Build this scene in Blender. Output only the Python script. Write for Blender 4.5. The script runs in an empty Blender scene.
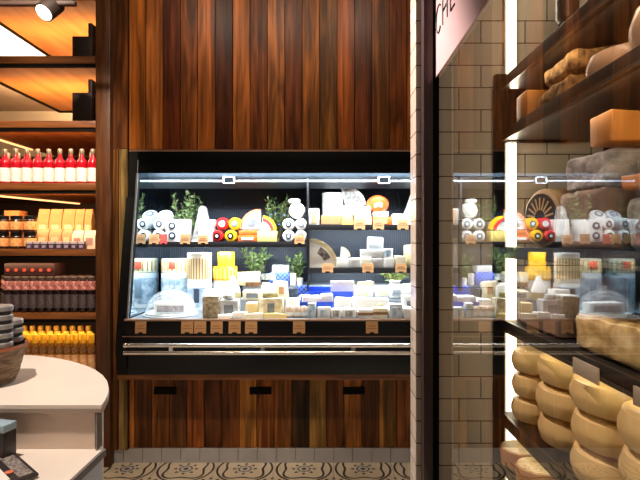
import bpy, bmesh, math, random
from mathutils import Vector, Matrix, noise as mnoise
random.seed(7)
C = bpy.context.scene.collection
F = 498.0; CX = 325.0; CY = 240.0; H = 1.47
def X(px, d): return (px - CX) * d / F
def Z(py, d): return H - (py - CY) * d / F
def S(d): return F / d

# ------------------------------------------------------------------ materials
MATS = {}
def srgb(c):
    return tuple(((v/255)/12.92 if v/255 <= .04045 else ((v/255+.055)/1.055)**2.4) for v in c)
def mat(name, rgb, rough=.5, metal=0., var=0., scale=20., bump=0., rgb2=None, emit=0., ecol=None, trans=0., stretch=(1, 1, 1), sss=0., coat=0., spec=None):
    if name in MATS: return MATS[name]
    m = bpy.data.materials.new(name); m.use_nodes = True
    nt = m.node_tree; p = nt.nodes['Principled BSDF']
    c = srgb(rgb) + (1,)
    p.inputs['Base Color'].default_value = c
    p.inputs['Roughness'].default_value = rough; p.inputs['Metallic'].default_value = metal
    if spec is not None: p.inputs['Specular IOR Level'].default_value = spec
    if trans: p.inputs['Transmission Weight'].default_value = trans
    if coat: p.inputs['Coat Weight'].default_value = coat
    if emit:
        p.inputs['Emission Color'].default_value = srgb(ecol or rgb) + (1,); p.inputs['Emission Strength'].default_value = emit
    if var or rgb2 or bump:
        tc = nt.nodes.new('ShaderNodeTexCoord'); mp = nt.nodes.new('ShaderNodeMapping')
        mp.inputs['Scale'].default_value = stretch
        nz = nt.nodes.new('ShaderNodeTexNoise'); nz.inputs['Scale'].default_value = scale; nz.inputs['Detail'].default_value = 5
        nt.links.new(tc.outputs['Object'], mp.inputs['Vector']); nt.links.new(mp.outputs['Vector'], nz.inputs['Vector'])
        rp = nt.nodes.new('ShaderNodeValToRGB')
        rp.color_ramp.elements[0].position = .35; rp.color_ramp.elements[1].position = .65
        a = srgb(rgb2) if rgb2 else tuple(v*(1-var) for v in c[:3])
        rp.color_ramp.elements[0].color = a + (1,); rp.color_ramp.elements[1].color = c
        nt.links.new(nz.outputs['Fac'], rp.inputs['Fac']); nt.links.new(rp.outputs['Color'], p.inputs['Base Color'])
        if bump:
            b = nt.nodes.new('ShaderNodeBump'); b.inputs['Strength'].default_value = bump; b.inputs['Distance'].default_value = .01
            nt.links.new(nz.outputs['Fac'], b.inputs['Height']); nt.links.new(b.outputs['Normal'], p.inputs['Normal'])
    MATS[name] = m
    return m

def wood_planks(name, gain=1., rough=.38):
    m = bpy.data.materials.new(name); m.use_nodes = True
    nt = m.node_tree; p = nt.nodes['Principled BSDF']; N = nt.nodes.new; L = nt.links.new
    at = N('ShaderNodeAttribute'); at.attribute_name = 'plank'
    tc = N('ShaderNodeTexCoord')
    off = N('ShaderNodeVectorMath'); off.operation = 'MULTIPLY'; off.inputs[1].default_value = (170, 130, 210)
    L(at.outputs['Color'], off.inputs[0])
    ad = N('ShaderNodeVectorMath'); ad.operation = 'ADD'; L(tc.outputs['Object'], ad.inputs[0]); L(off.outputs[0], ad.inputs[1])
    mp = N('ShaderNodeMapping'); mp.inputs['Scale'].default_value = (34, 34, 1.3); L(ad.outputs[0], mp.inputs['Vector'])
    n1 = N('ShaderNodeTexNoise'); n1.inputs['Scale'].default_value = 1.; n1.inputs['Detail'].default_value = 7; n1.inputs['Distortion'].default_value = .8
    L(mp.outputs[0], n1.inputs['Vector'])
    mp2 = N('ShaderNodeMapping'); mp2.inputs['Scale'].default_value = (10, 10, 1.1); L(ad.outputs[0], mp2.inputs['Vector'])
    n2 = N('ShaderNodeTexNoise'); n2.inputs['Scale'].default_value = 1.; n2.inputs['Detail'].default_value = 2; n2.inputs['Distortion'].default_value = 1.5
    L(mp2.outputs[0], n2.inputs['Vector'])
    r1 = N('ShaderNodeValToRGB'); e = r1.color_ramp.elements
    e[0].position = .3; e[0].color = (.28, .27, .26, 1); e[1].position = .72; e[1].color = (1.3, 1.28, 1.22, 1)
    L(n1.outputs['Fac'], r1.inputs['Fac'])
    r2 = N('ShaderNodeValToRGB'); e = r2.color_ramp.elements
    e[0].position = .38; e[0].color = (.5, .5, .5, 1); e[1].position = .66; e[1].color = (1.7, 1.62, 1.4, 1)
    L(n2.outputs['Fac'], r2.inputs['Fac'])
    x1 = N('ShaderNodeMix'); x1.data_type = 'RGBA'; x1.blend_type = 'MULTIPLY'; x1.inputs[0].default_value = 1
    L(at.outputs['Color'], x1.inputs[6]); L(r1.outputs['Color'], x1.inputs[7])
    x2 = N('ShaderNodeMix'); x2.data_type = 'RGBA'; x2.blend_type = 'MULTIPLY'; x2.inputs[0].default_value = .8
    L(x1.outputs[2], x2.inputs[6]); L(r2.outputs['Color'], x2.inputs[7])
    L(x2.outputs[2], p.inputs['Base Color'])
    p.inputs['Roughness'].default_value = rough; p.inputs['Specular IOR Level'].default_value = .12
    b = N('ShaderNodeBump'); b.inputs['Strength'].default_value = .15; b.inputs['Distance'].default_value = .004
    L(n1.outputs['Fac'], b.inputs['Height']); L(b.outputs['Normal'], p.inputs['Normal'])
    return m
def plain_wood(name, rgb, rough=.4, stretch=(2, 26, 26)):
    if name in MATS: return MATS[name]
    return mat(name, rgb, rough, var=.55, scale=1.6, stretch=stretch, bump=.05, spec=.3)

def glass_mat(name, r0=.07, tint=(1, 1, 1), gain=1.0):
    if name in MATS: return MATS[name]
    m = bpy.data.materials.new(name); m.use_nodes = True
    nt = m.node_tree; nt.nodes.remove(nt.nodes['Principled BSDF']); N = nt.nodes.new; L = nt.links.new
    lw = N('ShaderNodeLayerWeight'); lw.inputs['Blend'].default_value = .5
    pw = N('ShaderNodeMath'); pw.operation = 'POWER'; pw.inputs[1].default_value = 4.2; L(lw.outputs['Facing'], pw.inputs[0])
    ml = N('ShaderNodeMath'); ml.operation = 'MULTIPLY_ADD'; ml.inputs[1].default_value = (1-r0)*gain; ml.inputs[2].default_value = r0; ml.use_clamp = True
    L(pw.outputs[0], ml.inputs[0])
    tr = N('ShaderNodeBsdfTransparent'); tr.inputs['Color'].default_value = tint + (1,)
    gl = N('ShaderNodeBsdfGlossy'); gl.inputs['Roughness'].default_value = 0
    mx = N('ShaderNodeMixShader'); L(ml.outputs[0], mx.inputs['Fac']); L(tr.outputs[0], mx.inputs[1]); L(gl.outputs[0], mx.inputs[2])
    L(mx.outputs[0], nt.nodes['Material Output'].inputs['Surface'])
    MATS[name] = m
    return m

# ------------------------------------------------------------------ mesh helpers
class MB:
    def __init__(s): s.b = bmesh.new()
    def box(s, x0, x1, y0, y1, z0, z1, bev=0., seg=2, jit=0., col=None):
        r = bmesh.ops.create_cube(s.b, size=1)
        vs = r['verts']
        bmesh.ops.scale(s.b, vec=(abs(x1-x0), abs(y1-y0), abs(z1-z0)), verts=vs)
        bmesh.ops.translate(s.b, vec=((x0+x1)/2, (y0+y1)/2, (z0+z1)/2), verts=vs)
        if jit:
            for v in vs: v.co += Vector((random.uniform(-jit, jit), random.uniform(-jit, jit), random.uniform(-jit, jit) if v.co.z > (z0+z1)/2 else 0))
        if bev:
            es = list({e for v in vs for e in v.link_edges})
            bmesh.ops.bevel(s.b, geom=es, offset=bev, segments=seg, affect='EDGES', profile=.5)
        return s
    def lathe(s, prof, n=28, c=(0, 0, 0), axis='Z', caps=True):
        rings = []
        for r, h in prof:
            ring = []
            for i in range(n):
                a = 2*math.pi*i/n
                if axis == 'Z': co = (c[0]+r*math.cos(a), c[1]+r*math.sin(a), c[2]+h)
                elif axis == 'Y': co = (c[0]+r*math.cos(a), c[1]+h, c[2]+r*math.sin(a))
                else: co = (c[0]+h, c[1]+r*math.cos(a), c[2]+r*math.sin(a))
                ring.append(s.b.verts.new(co))
            rings.append(ring)
        for a, b in zip(rings, rings[1:]):
            for i in range(n): s.b.faces.new((a[i], a[(i+1) % n], b[(i+1) % n], b[i]))
        if caps:
            if prof[0][0] > 1e-5: s.b.faces.new(rings[0])
            if prof[-1][0] > 1e-5: s.b.faces.new(rings[-1])
        return s
    def prism(s, pts, a, b, axis='Y'):
        f = {'Y': lambda p, t: (p[0], t, p[1]), 'X': lambda p, t: (t, p[0], p[1]), 'Z': lambda p, t: (p[0], p[1], t)}[axis]
        A = [s.b.verts.new(f(p, a)) for p in pts]; B = [s.b.verts.new(f(p, b)) for p in pts]
        n = len(pts)
        for i in range(n): s.b.faces.new((A[i], A[(i+1) % n], B[(i+1) % n], B[i]))
        s.b.faces.new(A); s.b.faces.new(B)
        return s
    def tube(s, p0, p1, r, n=12, r1=None):
        p0 = Vector(p0); p1 = Vector(p1); d = (p1-p0)
        q = d.to_track_quat('Z', 'Y').to_matrix(); r1 = r if r1 is None else r1
        A = []; B = []
        for i in range(n):
            a = 2*math.pi*i/n; v = q @ Vector((math.cos(a), math.sin(a), 0))
            A.append(s.b.verts.new(p0+v*r)); B.append(s.b.verts.new(p1+v*r1))
        for i in range(n): s.b.faces.new((A[i], A[(i+1) % n], B[(i+1) % n], B[i]))
        s.b.faces.new(A); s.b.faces.new(B)
        return s
    def build(s, name, m, parent=None, loc=(0, 0, 0), rot=(0, 0, 0), smooth=True, **props):
        bmesh.ops.remove_doubles(s.b, verts=s.b.verts, dist=1e-6)
        bmesh.ops.recalc_face_normals(s.b, faces=s.b.faces)
        me = bpy.data.meshes.new(name); s.b.to_mesh(me); s.b.free()
        me.materials.append(m)
        if smooth:
            for p in me.polygons: p.use_smooth = True
            me.set_sharp_from_angle(angle=math.radians(38))
        o = bpy.data.objects.new(name, me); C.objects.link(o)
        o.location = loc; o.rotation_euler = rot
        if parent: o.parent = parent
        for k, v in props.items(): o[k] = v
        return o
def rootobj(name, label, cat, loc=(0, 0, 0), rz=0., group=None):
    o = bpy.data.objects.new(name, None); C.objects.link(o); o.empty_display_size = .05
    o.location = loc; o.rotation_euler = (0, 0, rz); tag(o, label, cat, group); return o
def tag(o, label, cat, group=None):
    o['label'] = label; o['category'] = cat
    if group: o['group'] = group
    return o
def dup(root, loc, label, rz=None):
    r = root.copy(); C.objects.link(r); r.location = loc; r['label'] = label
    if rz is not None: r.rotation_euler = (0, 0, rz)
    for ch in list(root.children):
        c = ch.copy(); C.objects.link(c); c.parent = r
        for g in list(ch.children):
            d = g.copy(); C.objects.link(d); d.parent = c
    return r
def struct(o): o['kind'] = 'structure'; return o
ORD = ['first', 'second', 'third', 'fourth', 'fifth', 'sixth', 'seventh', 'eighth', 'ninth', 'tenth', 'eleventh', 'twelfth', 'thirteenth', 'fourteenth']

# ------------------------------------------------------------------ common materials
black = mat('black_metal', (10, 9, 9), .5, spec=.15)
blacksat = mat('black_satin', (5, 5, 6), .6, spec=.08)
bronze = mat('dark_bronze', (66, 50, 46), .45, .3)
chrome = mat('brushed_steel', (215, 208, 200), .25, 1.)
darkwood = plain_wood('dark_wood', (76, 38, 18))
shelfwood = plain_wood('shelf_wood', (132, 78, 40), stretch=(2, 26, 26))
soffitwood = mat('soffit_wood', (226, 150, 72), .45, rgb2=(196, 118, 50), scale=1.6, stretch=(7, .6, 7))
white = mat('white_rind', (245, 243, 236), .6, var=.06, scale=30)
paper = mat('white_paper', (240, 241, 240), .55, var=.08, scale=25, bump=.15)
cream = mat('cream_cheese', (244, 232, 200), .5, var=.1, scale=18)
kraft = mat('kraft_card', (190, 142, 94), .7, var=.15, scale=14)
greylab = mat('grey_label', (120, 128, 136), .5, var=.3, scale=60)
navy = mat('navy_print', (38, 48, 66), .5)
blue = mat('royal_blue', (28, 70, 190), .45)
yellow = mat('yellow_wax', (250, 190, 30), .35, coat=.3)
redwax = mat('red_wax', (185, 30, 32), .35, coat=.3)
orange = mat('orange_cheese', (214, 96, 26), .45, var=.2, scale=25)
grey_ash = mat('ash_rind', (92, 90, 90), .7, rgb2=(160, 158, 152), scale=40)
rustic = mat('rustic_rind', (186, 172, 146), .75, rgb2=(116, 106, 84), scale=38, bump=.3)
bluewhite = mat('blue_white_print', (214, 228, 236), .45, rgb2=(128, 160, 184), scale=26)
leafm = mat('herb_leaf', (48, 84, 40), .55, rgb2=(112, 130, 76), scale=60)
leafy = mat('yellow_leaf', (120, 122, 50), .55, rgb2=(60, 92, 50), scale=60)
stemm = mat('herb_stem', (92, 84, 48), .6)
glassdome = glass_mat('cloche_glass', .06, (.97, .99, 1.0), .8)

# ================================================================== THE SETTING
# floor with encaustic medallion tiles
def floor_mat():
    m = bpy.data.materials.new('encaustic_tiles'); m.use_nodes = True
    nt = m.node_tree; p = nt.nodes['Principled BSDF']; N = nt.nodes.new; L = nt.links.new
    def M(op, a, b=None, c=None):
        n = N('ShaderNodeMath'); n.operation = op
        for i, v in enumerate((a, b, c)):
            if v is None: continue
            if isinstance(v, (int, float)): n.inputs[i].default_value = v
            else: L(v, n.inputs[i])
        return n.outputs[0]
    tc = N('ShaderNodeTexCoord'); sp = N('ShaderNodeSeparateXYZ'); L(tc.outputs['Object'], sp.inputs[0])
    P = .379
    def cell(o, c0): return M('MULTIPLY', M('SUBTRACT', M('FRACT', M('ADD', M('DIVIDE', M('SUBTRACT', o, c0), P), 100.5)), .5), P)
    def flower(x, y, R):
        r = M('SQRT', M('ADD', M('MULTIPLY', x, x), M('MULTIPLY', y, y)))
        th = M('ARCTAN2', y, x)
        rose = M('MULTIPLY_ADD', M('COSINE', M('MULTIPLY', th, 8)), R*.28, R*.72)
        inside = M('LESS_THAN', r, rose)
        core = M('LESS_THAN', r, R*.42)
        hole = M('MULTIPLY', M('LESS_THAN', r, R*.72), M('GREATER_THAN', r, R*.56))
        return r, th, M('SUBTRACT', inside, M('MINIMUM', M('ADD', hole, M('MULTIPLY', core, M('GREATER_THAN', r, R*.2))), 1))
    x = cell(sp.outputs['X'], -.135); y = cell(sp.outputs['Y'], 3.2)
    r, th, f1 = flower(x, y, .08)
    wob = M('MULTIPLY_ADD', M('COSINE', M('MULTIPLY', th, 4)), -.02, .135)
    ring = M('LESS_THAN', M('ABSOLUTE', M('SUBTRACT', r, wob)), .008)
    ring2 = M('LESS_THAN', M('ABSOLUTE', M('SUBTRACT', r, .175)), .007)
    x2 = cell(sp.outputs['X'], -.135+P/2); y2 = cell(sp.outputs['Y'], 3.2+P/2)
    r2, th2, f2 = flower(x2, y2, .075)
    dark = M('MINIMUM', M('ADD', M('ADD', f1, ring), M('ADD', ring2, f2)), 1)
    nz = N('ShaderNodeTexNoise'); nz.inputs['Scale'].default_value = 9; L(tc.outputs['Object'], nz.inputs['Vector'])
    base = N('ShaderNodeMix'); base.data_type = 'RGBA'; base.inputs[6].default_value = srgb((222, 205, 178)) + (1,); base.inputs[7].default_value = srgb((190, 172, 146)) + (1,)
    L(nz.outputs['Fac'], base.inputs[0])
    tan = N('ShaderNodeMix'); tan.data_type = 'RGBA'; L(M('LESS_THAN', r, .045), tan.inputs[0])
    L(base.outputs[2], tan.inputs[6]); tan.inputs[7].default_value = srgb((196, 186, 178)) + (1,)
    mx = N('ShaderNodeMix'); mx.data_type = 'RGBA'; L(dark, mx.inputs[0]); L(tan.outputs[2], mx.inputs[6]); mx.inputs[7].default_value = srgb((44, 40, 40)) + (1,)
    # joints every half period
    jx = M('LESS_THAN', M('ABSOLUTE', cell(sp.outputs['X'], -.135+P/2)), .0012)
    mj = N('ShaderNodeMix'); mj.data_type = 'RGBA'; L(jx, mj.inputs[0]); L(mx.outputs[2], mj.inputs[6]); mj.inputs[7].default_value = srgb((120, 108, 96)) + (1,)
    L(mj.outputs[2], p.inputs['Base Color']); p.inputs['Roughness'].default_value = .35
    return m
struct(MB().box(-3.2, 1.6, -.6, 5.4, -.05, 0).build('floor', floor_mat(), smooth=False))
struct(MB().box(-3.2, 1.6, -.6, 5.4, 3.5, 3.55).build('ceiling', mat('ceiling_dark', (70, 58, 50), .8), smooth=False))

def tuned(c): return (c[0]*.94, c[1]*1.0, c[2]*.9)
def planks(name, x0, xs, y, z0, z1, cols, gap=.004, th=.02, back=None):
    """vertical boards between the x edges in xs, one mesh, colour per board"""
    b = MB(); lay = b.b.loops.layers.float_color.new('plank'); done = set()
    def paint(c):
        for f in b.b.faces:
            if f not in done:
                done.add(f)
                for l in f.loops: l[lay] = srgb(c) + (1,)
    b.box(xs[0], xs[-1], y+th*.6, y+th*1.6, z0, z1); paint((14, 8, 5))
    for i, (a, c) in enumerate(zip(xs, xs[1:])):
        q = MB(); lq = q.b.loops.layers.float_color.new('plank')
        q.box(a+gap/2, c-gap/2, y, y+th, z0, z1, bev=.0015, seg=1)
        for f in q.b.faces:
            for l in f.loops: l[lq] = srgb(tuned(cols[i % len(cols)])) + (1,)
        tmp = bpy.data.meshes.new('tmp'); q.b.to_mesh(tmp); q.b.free(); b.b.from_mesh(tmp); bpy.data.meshes.remove(tmp)
    bmw = b.b
    me = bpy.data.meshes.new(name); bmesh.ops.recalc_face_normals(bmw, faces=bmw.faces); bmw.to_mesh(me); bmw.free()
    me.materials.append(PLANK); o = bpy.data.objects.new(name, me); C.objects.link(o)
    return o
PLANK = wood_planks('jarrah_boards')
pw = 17.42/150.9
xl = X(128, 3.3)
xs = [xl + i*pw for i in range(22)]
up = [(172, 92, 40), (150, 82, 42), (96, 42, 22), (128, 66, 34), (176, 92, 42), (70, 32, 18), (146, 78, 38), (112, 56, 28), (140, 78, 42), (98, 48, 26),
      (134, 74, 36), (112, 66, 34), (146, 72, 34), (92, 44, 24), (120, 66, 34), (110, 54, 26), (150, 80, 40), (100, 50, 26), (140, 75, 38)]
struct(planks('wall_back', 0, xs, 3.3, 2.07, 3.5, up))
struct(planks('trim_1', 0, [X(110, 3.27), X(127.7, 3.27)], 3.27, 2.07, 3.5, [(104, 56, 32)]))
struct(planks('trim_3', 0, [X(110, 3.27), X(118.5, 3.27), X(127.7, 3.27)], 3.27, .09, 2.068, [(112, 66, 38), (140, 108, 76)]))
struct(MB().box(xl+22*pw, 1.6, 3.3, 3.34, .0, 3.5).build('wall_right_back', darkwood, smooth=False)).name = 'wall_rear'
tilebase = mat('skirting_tile', (176, 172, 172), .35, var=.12, scale=6)
bb = MB()
x = X(104, 3.28)
while x < 1.3:
    bb.box(x+.001, x+.124, 3.285, 3.31, 0, .0915, bev=.001, seg=1); x += .126
struct(bb.build('baseboard_back', tilebase, smooth=False))

# tiled wall end and its plane behind the glass
def tile_mat():
    m = bpy.data.materials.new('subway_tile'); m.use_nodes = True
    nt = m.node_tree; p = nt.nodes['Principled BSDF']; N = nt.nodes.new; L = nt.links.new
    tc = N('ShaderNodeTexCoord'); sp = N('ShaderNodeSeparateXYZ'); L(tc.outputs['Object'], sp.inputs[0])
    sm = N('ShaderNodeMath'); sm.operation = 'ADD'; L(sp.outputs['X'], sm.inputs[0]); L(sp.outputs['Y'], sm.inputs[1])
    ax = N('ShaderNodeMath'); ax.operation = 'ADD'; L(sm.outputs[0], ax.inputs[0]); ax.inputs[1].default_value = -.511-1.9+-.0+.084*20
    az = N('ShaderNodeMath'); az.operation = 'ADD'; L(sp.outputs['Z'], az.inputs[0]); az.inputs[1].default_value = -1.882+.0848*42
    cb = N('ShaderNodeCombineXYZ'); L(ax.outputs[0], cb.inputs[0]); L(az.outputs[0], cb.inputs[1])
    br = N('ShaderNodeTexBrick'); L(cb.outputs[0], br.inputs['Vector'])
    br.inputs['Color1'].default_value = srgb((222, 206, 184)) + (1,); br.inputs['Color2'].default_value = srgb((208, 192, 170)) + (1,)
    br.inputs['Mortar'].default_value = srgb((84, 66, 52)) + (1,)
    br.inputs['Scale'].default_value = 1; br.inputs['Mortar Size'].default_value = .0022; br.inputs['Mortar Smooth'].default_value = .2
    br.inputs['Brick Width'].default_value = .168; br.inputs['Row Height'].default_value = .0848; br.offset = .5
    L(br.outputs['Color'], p.inputs['Base Color']); p.inputs['Roughness'].default_value = .22
    b = N('ShaderNodeBump'); b.invert = True; b.inputs['Strength'].default_value = .4; b.inputs['Distance'].default_value = .003
    L(br.outputs['Fac'], b.inputs['Height']); L(b.outputs['Normal'], p.inputs['Normal'])
    return m
struct(MB().box(.347, 1.14, 1.9, 2.02, 0, 3.5).build('wall_tiled', tile_mat(), smooth=False))
struct(MB().box(1.1, 1.14, -.2, 1.9, 0, 3.5).build('wall_right', mat('dark_panel', (34, 24, 19), .5), smooth=False))
# glass screen: frame profile, gasket, pane
GX = .418
win = MB().box(.366, .400, 1.846, 1.9, 0, 3.5, bev=.002).build('window_1', bronze); struct(win)
struct(MB().box(.400, .424, 1.85, 1.9, 0, 3.5).build('window_frame', blacksat, win))
b = MB(); vs = [b.b.verts.new(c) for c in ((GX, 1.87, 0.02), (GX, .1, 0.02), (GX, .1, 3.48), (GX, 1.87, 3.48))]; b.b.faces.new(vs)
struct(b.build('glass_pane', glass_mat('screen_glass', .17, (.95, .94, .92), 1.5), win, smooth=False))
# sign on the glass
sgn = rootobj('shop_sign', 'pale pink sign panel with thin black lettering on the glass screen', 'sign', (GX-.006, 1.86, 2.073))
MB().box(-.002, .002, -1.3, 0, 0, .75).build('sign_panel', mat('pink_vinyl', (196, 164, 160), .7, spec=.1), sgn, smooth=False)
def thin_letter(strokes):
    q = MB()
    for st in strokes:
        for (u0, v0), (u1, v1) in zip(st, st[1:]): q.tube((-.003, -u0, v0-.012), (-.003, -u1, v1-.012), .003, 6)
    return q.build('letter', mat('black_print', (14, 12, 12), .5), sgn)
z0, h, w = .155, .098, .05
def arc(cu, cv, ru, rv, a0, a1, n=14): return [(cu+ru*math.cos(math.radians(a0+(a1-a0)*i/n)), cv+rv*math.sin(math.radians(a0+(a1-a0)*i/n))) for i in range(n+1)]
thin_letter([arc(.072, z0+h/2, .04, h/2, 50, 310)])
thin_letter([[(.132, z0), (.132, z0+h)], [(.196, z0), (.196, z0+h)], [(.132, z0+h*.5), (.196, z0+h*.5)]])
thin_letter([[(.288, z0), (.238, z0), (.238, z0+h), (.288, z0+h)], [(.238, z0+h*.5), (.28, z0+h*.5)]])

# ================================================================== LEFT SHELVING UNIT
shelfx0, shelfx1 = -3.0, X(95.5, 3.22)
unit = rootobj('display_shelving', 'tall dark timber shelving unit with five lit shelves', 'shelving', (0, 0, 0))
MB().box(shelfx1, X(110, 3.22), 3.22, 3.6, 0, 3.5, bev=.003).build('upright', plain_wood('post_wood', (92, 54, 28), stretch=(26, 26, 2)), unit)
for i, (zt, zb) in enumerate([(2.69, 2.64), (2.26, 2.215), (1.848, 1.80), (1.41, 1.365), (.986, .945), (.55, .50)]):
    dep = 3.75 if i < 2 else 4.35
    s = MB().box(shelfx0, shelfx1, 3.3, dep, zb, zt, bev=.002).build('shelf', shelfwood, unit)
    if i < 5:
        MB().box(shelfx0, shelfx1, 3.31, 3.325, zb-.022, zb-.002).build('edge_lip', black, s)
# wooden soffits with dark trim on their edges
for zz in (3.07, 2.632, 2.207, 1.79):
    f = MB().box(-2.38, shelfx1, 3.33, 4.48, zz, zz+.012).build('soffit', soffitwood, unit)
    if zz > 2.5:
        MB().box(-2.40, -2.38, 3.33, 4.48, zz-.014, zz+.012).box(-2.40, shelfx1, 4.48, 4.50, zz-.014, zz+.012).build('soffit_trim', black, f)
wled = mat('warm_led', (255, 214, 150), .5, emit=2.2, ecol=(255, 190, 120))
MB().box(-2.395, -2.375, 3.34, 4.05, 2.199, 2.207).build('light_strip', wled, unit)
MB().prism([(-2.41, 3.34), (-2.39, 3.34), (-2.13, 4.33), (-2.15, 4.33)], 1.78, 1.79, 'Z').build('light_strip', wled, unit)
MB().box(shelfx0, shelfx1, 4.36, 4.38, .5, 2.2).build('back_panel', mat('dim_back', (66, 40, 24), .7), unit)
struct(MB().box(-4.4, -1.4, 4.9, 4.95, 0, 3.5).build('wall_far', mat('beige_wall', (222, 190, 150), .8, var=.15, scale=3), smooth=False))
# pale lit ceiling panels to the left of the soffits
lp = MB().box(-3.1, -2.41, 3.36, 4.6, 3.075, 3.09).build('ceiling_light_panel', mat('lit_panel', (255, 246, 232), .6, emit=1.3, ecol=(255, 244, 228)), smooth=False)
tag(lp, 'bright white lit panel above the top shelf', 'light panel')
lq = MB()
for i in range(5): lq.box(-3.1, -2.41, 3.36+i*.25, 3.36+i*.25+.245, 2.66, 2.68)
struct(lq.build('ceiling_boards', mat('pale_boards', (232, 205, 170), .6, var=.1, scale=4), smooth=False)).name = 'trim_2'
# dark stepped bracket boxes
for i, (zt, hh) in enumerate([(2.69, .155), (2.26, .205)]):
    lab = ['dark stepped metal box standing on the topmost shelf', 'dark stepped metal box standing above the red bottles'][i]
    r = rootobj('shelf_box', lab, 'box', (X(85, 3.4), 3.42, zt), 0, 'dark stepped boxes')
    bxm = mat('box_brown_black', (44, 30, 24), .5)
    MB().box(-.067, .067, -.06, .06, 0, hh, bev=.002).build('box_body', bxm, r)
    MB().box(.04, .067, -.06, .06, hh, hh+.09, bev=.002).build('upright_tab', bxm, r)
# track light
tr = rootobj('track_spotlight', 'black cylinder spotlight glowing on a track, above shelving', 'lamp', (X(50, 2.7), 2.7, Z(8, 2.7)))
MB().box(-.75, .14, -.015, .015, .012, .036, bev=.003).build('track', bronze, tr)
MB().tube((.0, 0, .03), (.0, 0, -.005), .012).build('stem', black, tr)
ax = Vector((-.25, -.62, -.74)).normalized()
MB().tube(ax*-.055, ax*.055, .05, 24).build('lamp_body', mat('lamp_dark', (40, 30, 27), .5), tr, (.0, 0, .0))
MB().tube(ax*.0555, ax*.058, .042, 24).build('lamp_lens', mat('lamp_glow', (255, 250, 240), .5, emit=9, ecol=(255, 240, 220)), tr, (.0, 0, .0))

# ---- red bottles
def bottle(name, label, cat, group, h, r, glassm, labm, capm, neckm=None):
    t = rootobj(name, label, cat, (0, 0, 0), 0, group)
    MB().lathe([(r*.92, 0), (r, .006), (r, h*.58), (r*.92, h*.66), (r*.42, h*.76), (r*.36, h*.86)], 20).build('body', glassm, t)
    MB().lathe([(r*1.015, h*.06), (r*1.02, h*.07), (r*1.02, h*.44), (r*1.015, h*.45)], 20, caps=False).build('paper_label', labm, t)
    MB().lathe([(r*.40, h*.84), (r*.42, h*.85), (r*.42, h*.99), (r*.38, h)], 16).build('cap', capm, t)
    if neckm: MB().lathe([(r*.99, h*.60), (r*.9, h*.672), (r*.66, h*.715)], 20, caps=False).build('neck_label', neckm, t)
    return t
redg = mat('red_sauce', (176, 16, 34), .15, coat=.4)
lab_w = mat('bottle_paper', (252, 246, 240), .6, rgb2=(244, 226, 218), scale=45)
capg = mat('pewter_cap', (150, 128, 108), .35, .5)
b0 = None
for row, D in ((0, 3.36), (1, 3.50)):
    for i in range(9 if row == 0 else 10):
        px = 93 - 11*i
        if row: px = 91.5 - 10.4*i
        lab = f'red bottle with white label, {ORD[i]} from the timber upright, {"front" if row == 0 else "back"} row'
        if b0 is None: b0 = bottle('sauce_bottle', lab, 'bottle', 'red bottles on the second shelf', .235, .0335, redg, lab_w, capg); b0.location = (X(px, D), D, 1.848)
        else: dup(b0, (X(px, D), D, 1.848), lab)
# ---- third shelf: jars, kraft packs, purple cartons
jarb = mat('dark_jar', (54, 30, 22), .2, coat=.4); jlab = mat('orange_label', (222, 128, 62), .6, rgb2=(240, 190, 120), scale=50)
j0 = None
for col, px in enumerate((3, 16.5, 30)):
    for lay in range(2):
        lab = f'dark preserve jar with orange label, {"lower" if lay == 0 else "upper"} of the {["farthest", "middle", "nearest"][col]} stack beside kraft packs'
        loc = (X(px, 3.37), 3.37, 1.41+lay*.112)
        if j0 is None:
            j0 = rootobj('preserve_jar', lab, 'jar', loc, 0, 'stacked preserve jars')
            MB().lathe([(.036, 0), (.041, .006), (.041, .078), (.034, .09)], 22).build('body', jarb, j0)
            MB().lathe([(.0415, .018), (.0415, .072)], 22, caps=False).build('paper_label', jlab, j0)
            MB().lathe([(.037, .088), (.037, .110), (.034, .112)], 22).build('lid', black, j0)
        else: dup(j0, loc, lab)
kp = mat('kraft_pack', (220, 158, 96), .7, rgb2=(200, 136, 78), scale=18)
def pack(name, label, cat, px0, px1, z0, z1, D, m, group, lm=None, dep=.07):
    w = (px1-px0)/S(D)
    t = rootobj(name, label, cat, (X((px0+px1)/2, D), D+dep/2, z0), 0, group)
    pts = [(-dep/2, 0), (dep/2, 0), (dep/2*.9, (z1-z0)*.7), (.006, z1-z0), (-.006, z1-z0), (-dep/2*.9, (z1-z0)*.7)]
    MB().prism(pts, -w/2, w/2, 'X').build('bag', m, t)
    MB().box(-w*.3, w*.3, -dep/2*.97-.003, -dep/2*.97, (z1-z0)*.2, (z1-z0)*.6).build('paper_label', lm or mat('pack_label', (236, 200, 150), .7, var=.2, scale=60), t)
    MB().box(-w/2, w/2, -.007, .007, z1-z0-.012, z1-z0).build('seal', m, t)
    return t
for i, (a, b_) in enumerate([(37, 48), (49, 61), (62, 74), (74.5, 83), (84, 91)]):
    pack('pasta_bag', f'tall kraft paper bag, {ORD[4-i]} from the timber upright', 'bag', a, b_, 1.41, 1.69, 3.52, kp, 'tall kraft bags on the third shelf')
for i, (a, b_) in enumerate([(36, 47.5), (48.5, 60.5), (61.5, 71)]):
    pack('cracker_bag', f'short kraft paper bag, {ORD[i]} from the dark jars', 'bag', a, b_, 1.41, 1.545, 3.43, mat('kraft_pack_b', (196, 136, 86), .7, var=.2, scale=18), 'short kraft bags on the third shelf')
crm = mat('cream_pack', (236, 204, 172), .7, var=.1, scale=20)
for i, (a, b_) in enumerate([(71.5, 82.5), (83.5, 95)]):
    pack('cracker_bag', ['cream paper bag with label, beside the short kraft bags', 'cream paper bag with label, against the timber upright'][i], 'bag', a, b_, 1.41, 1.535, 3.36, crm, 'cream bags on the third shelf', mat('rose_label', (206, 150, 134), .7, var=.2, scale=60))
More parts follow.
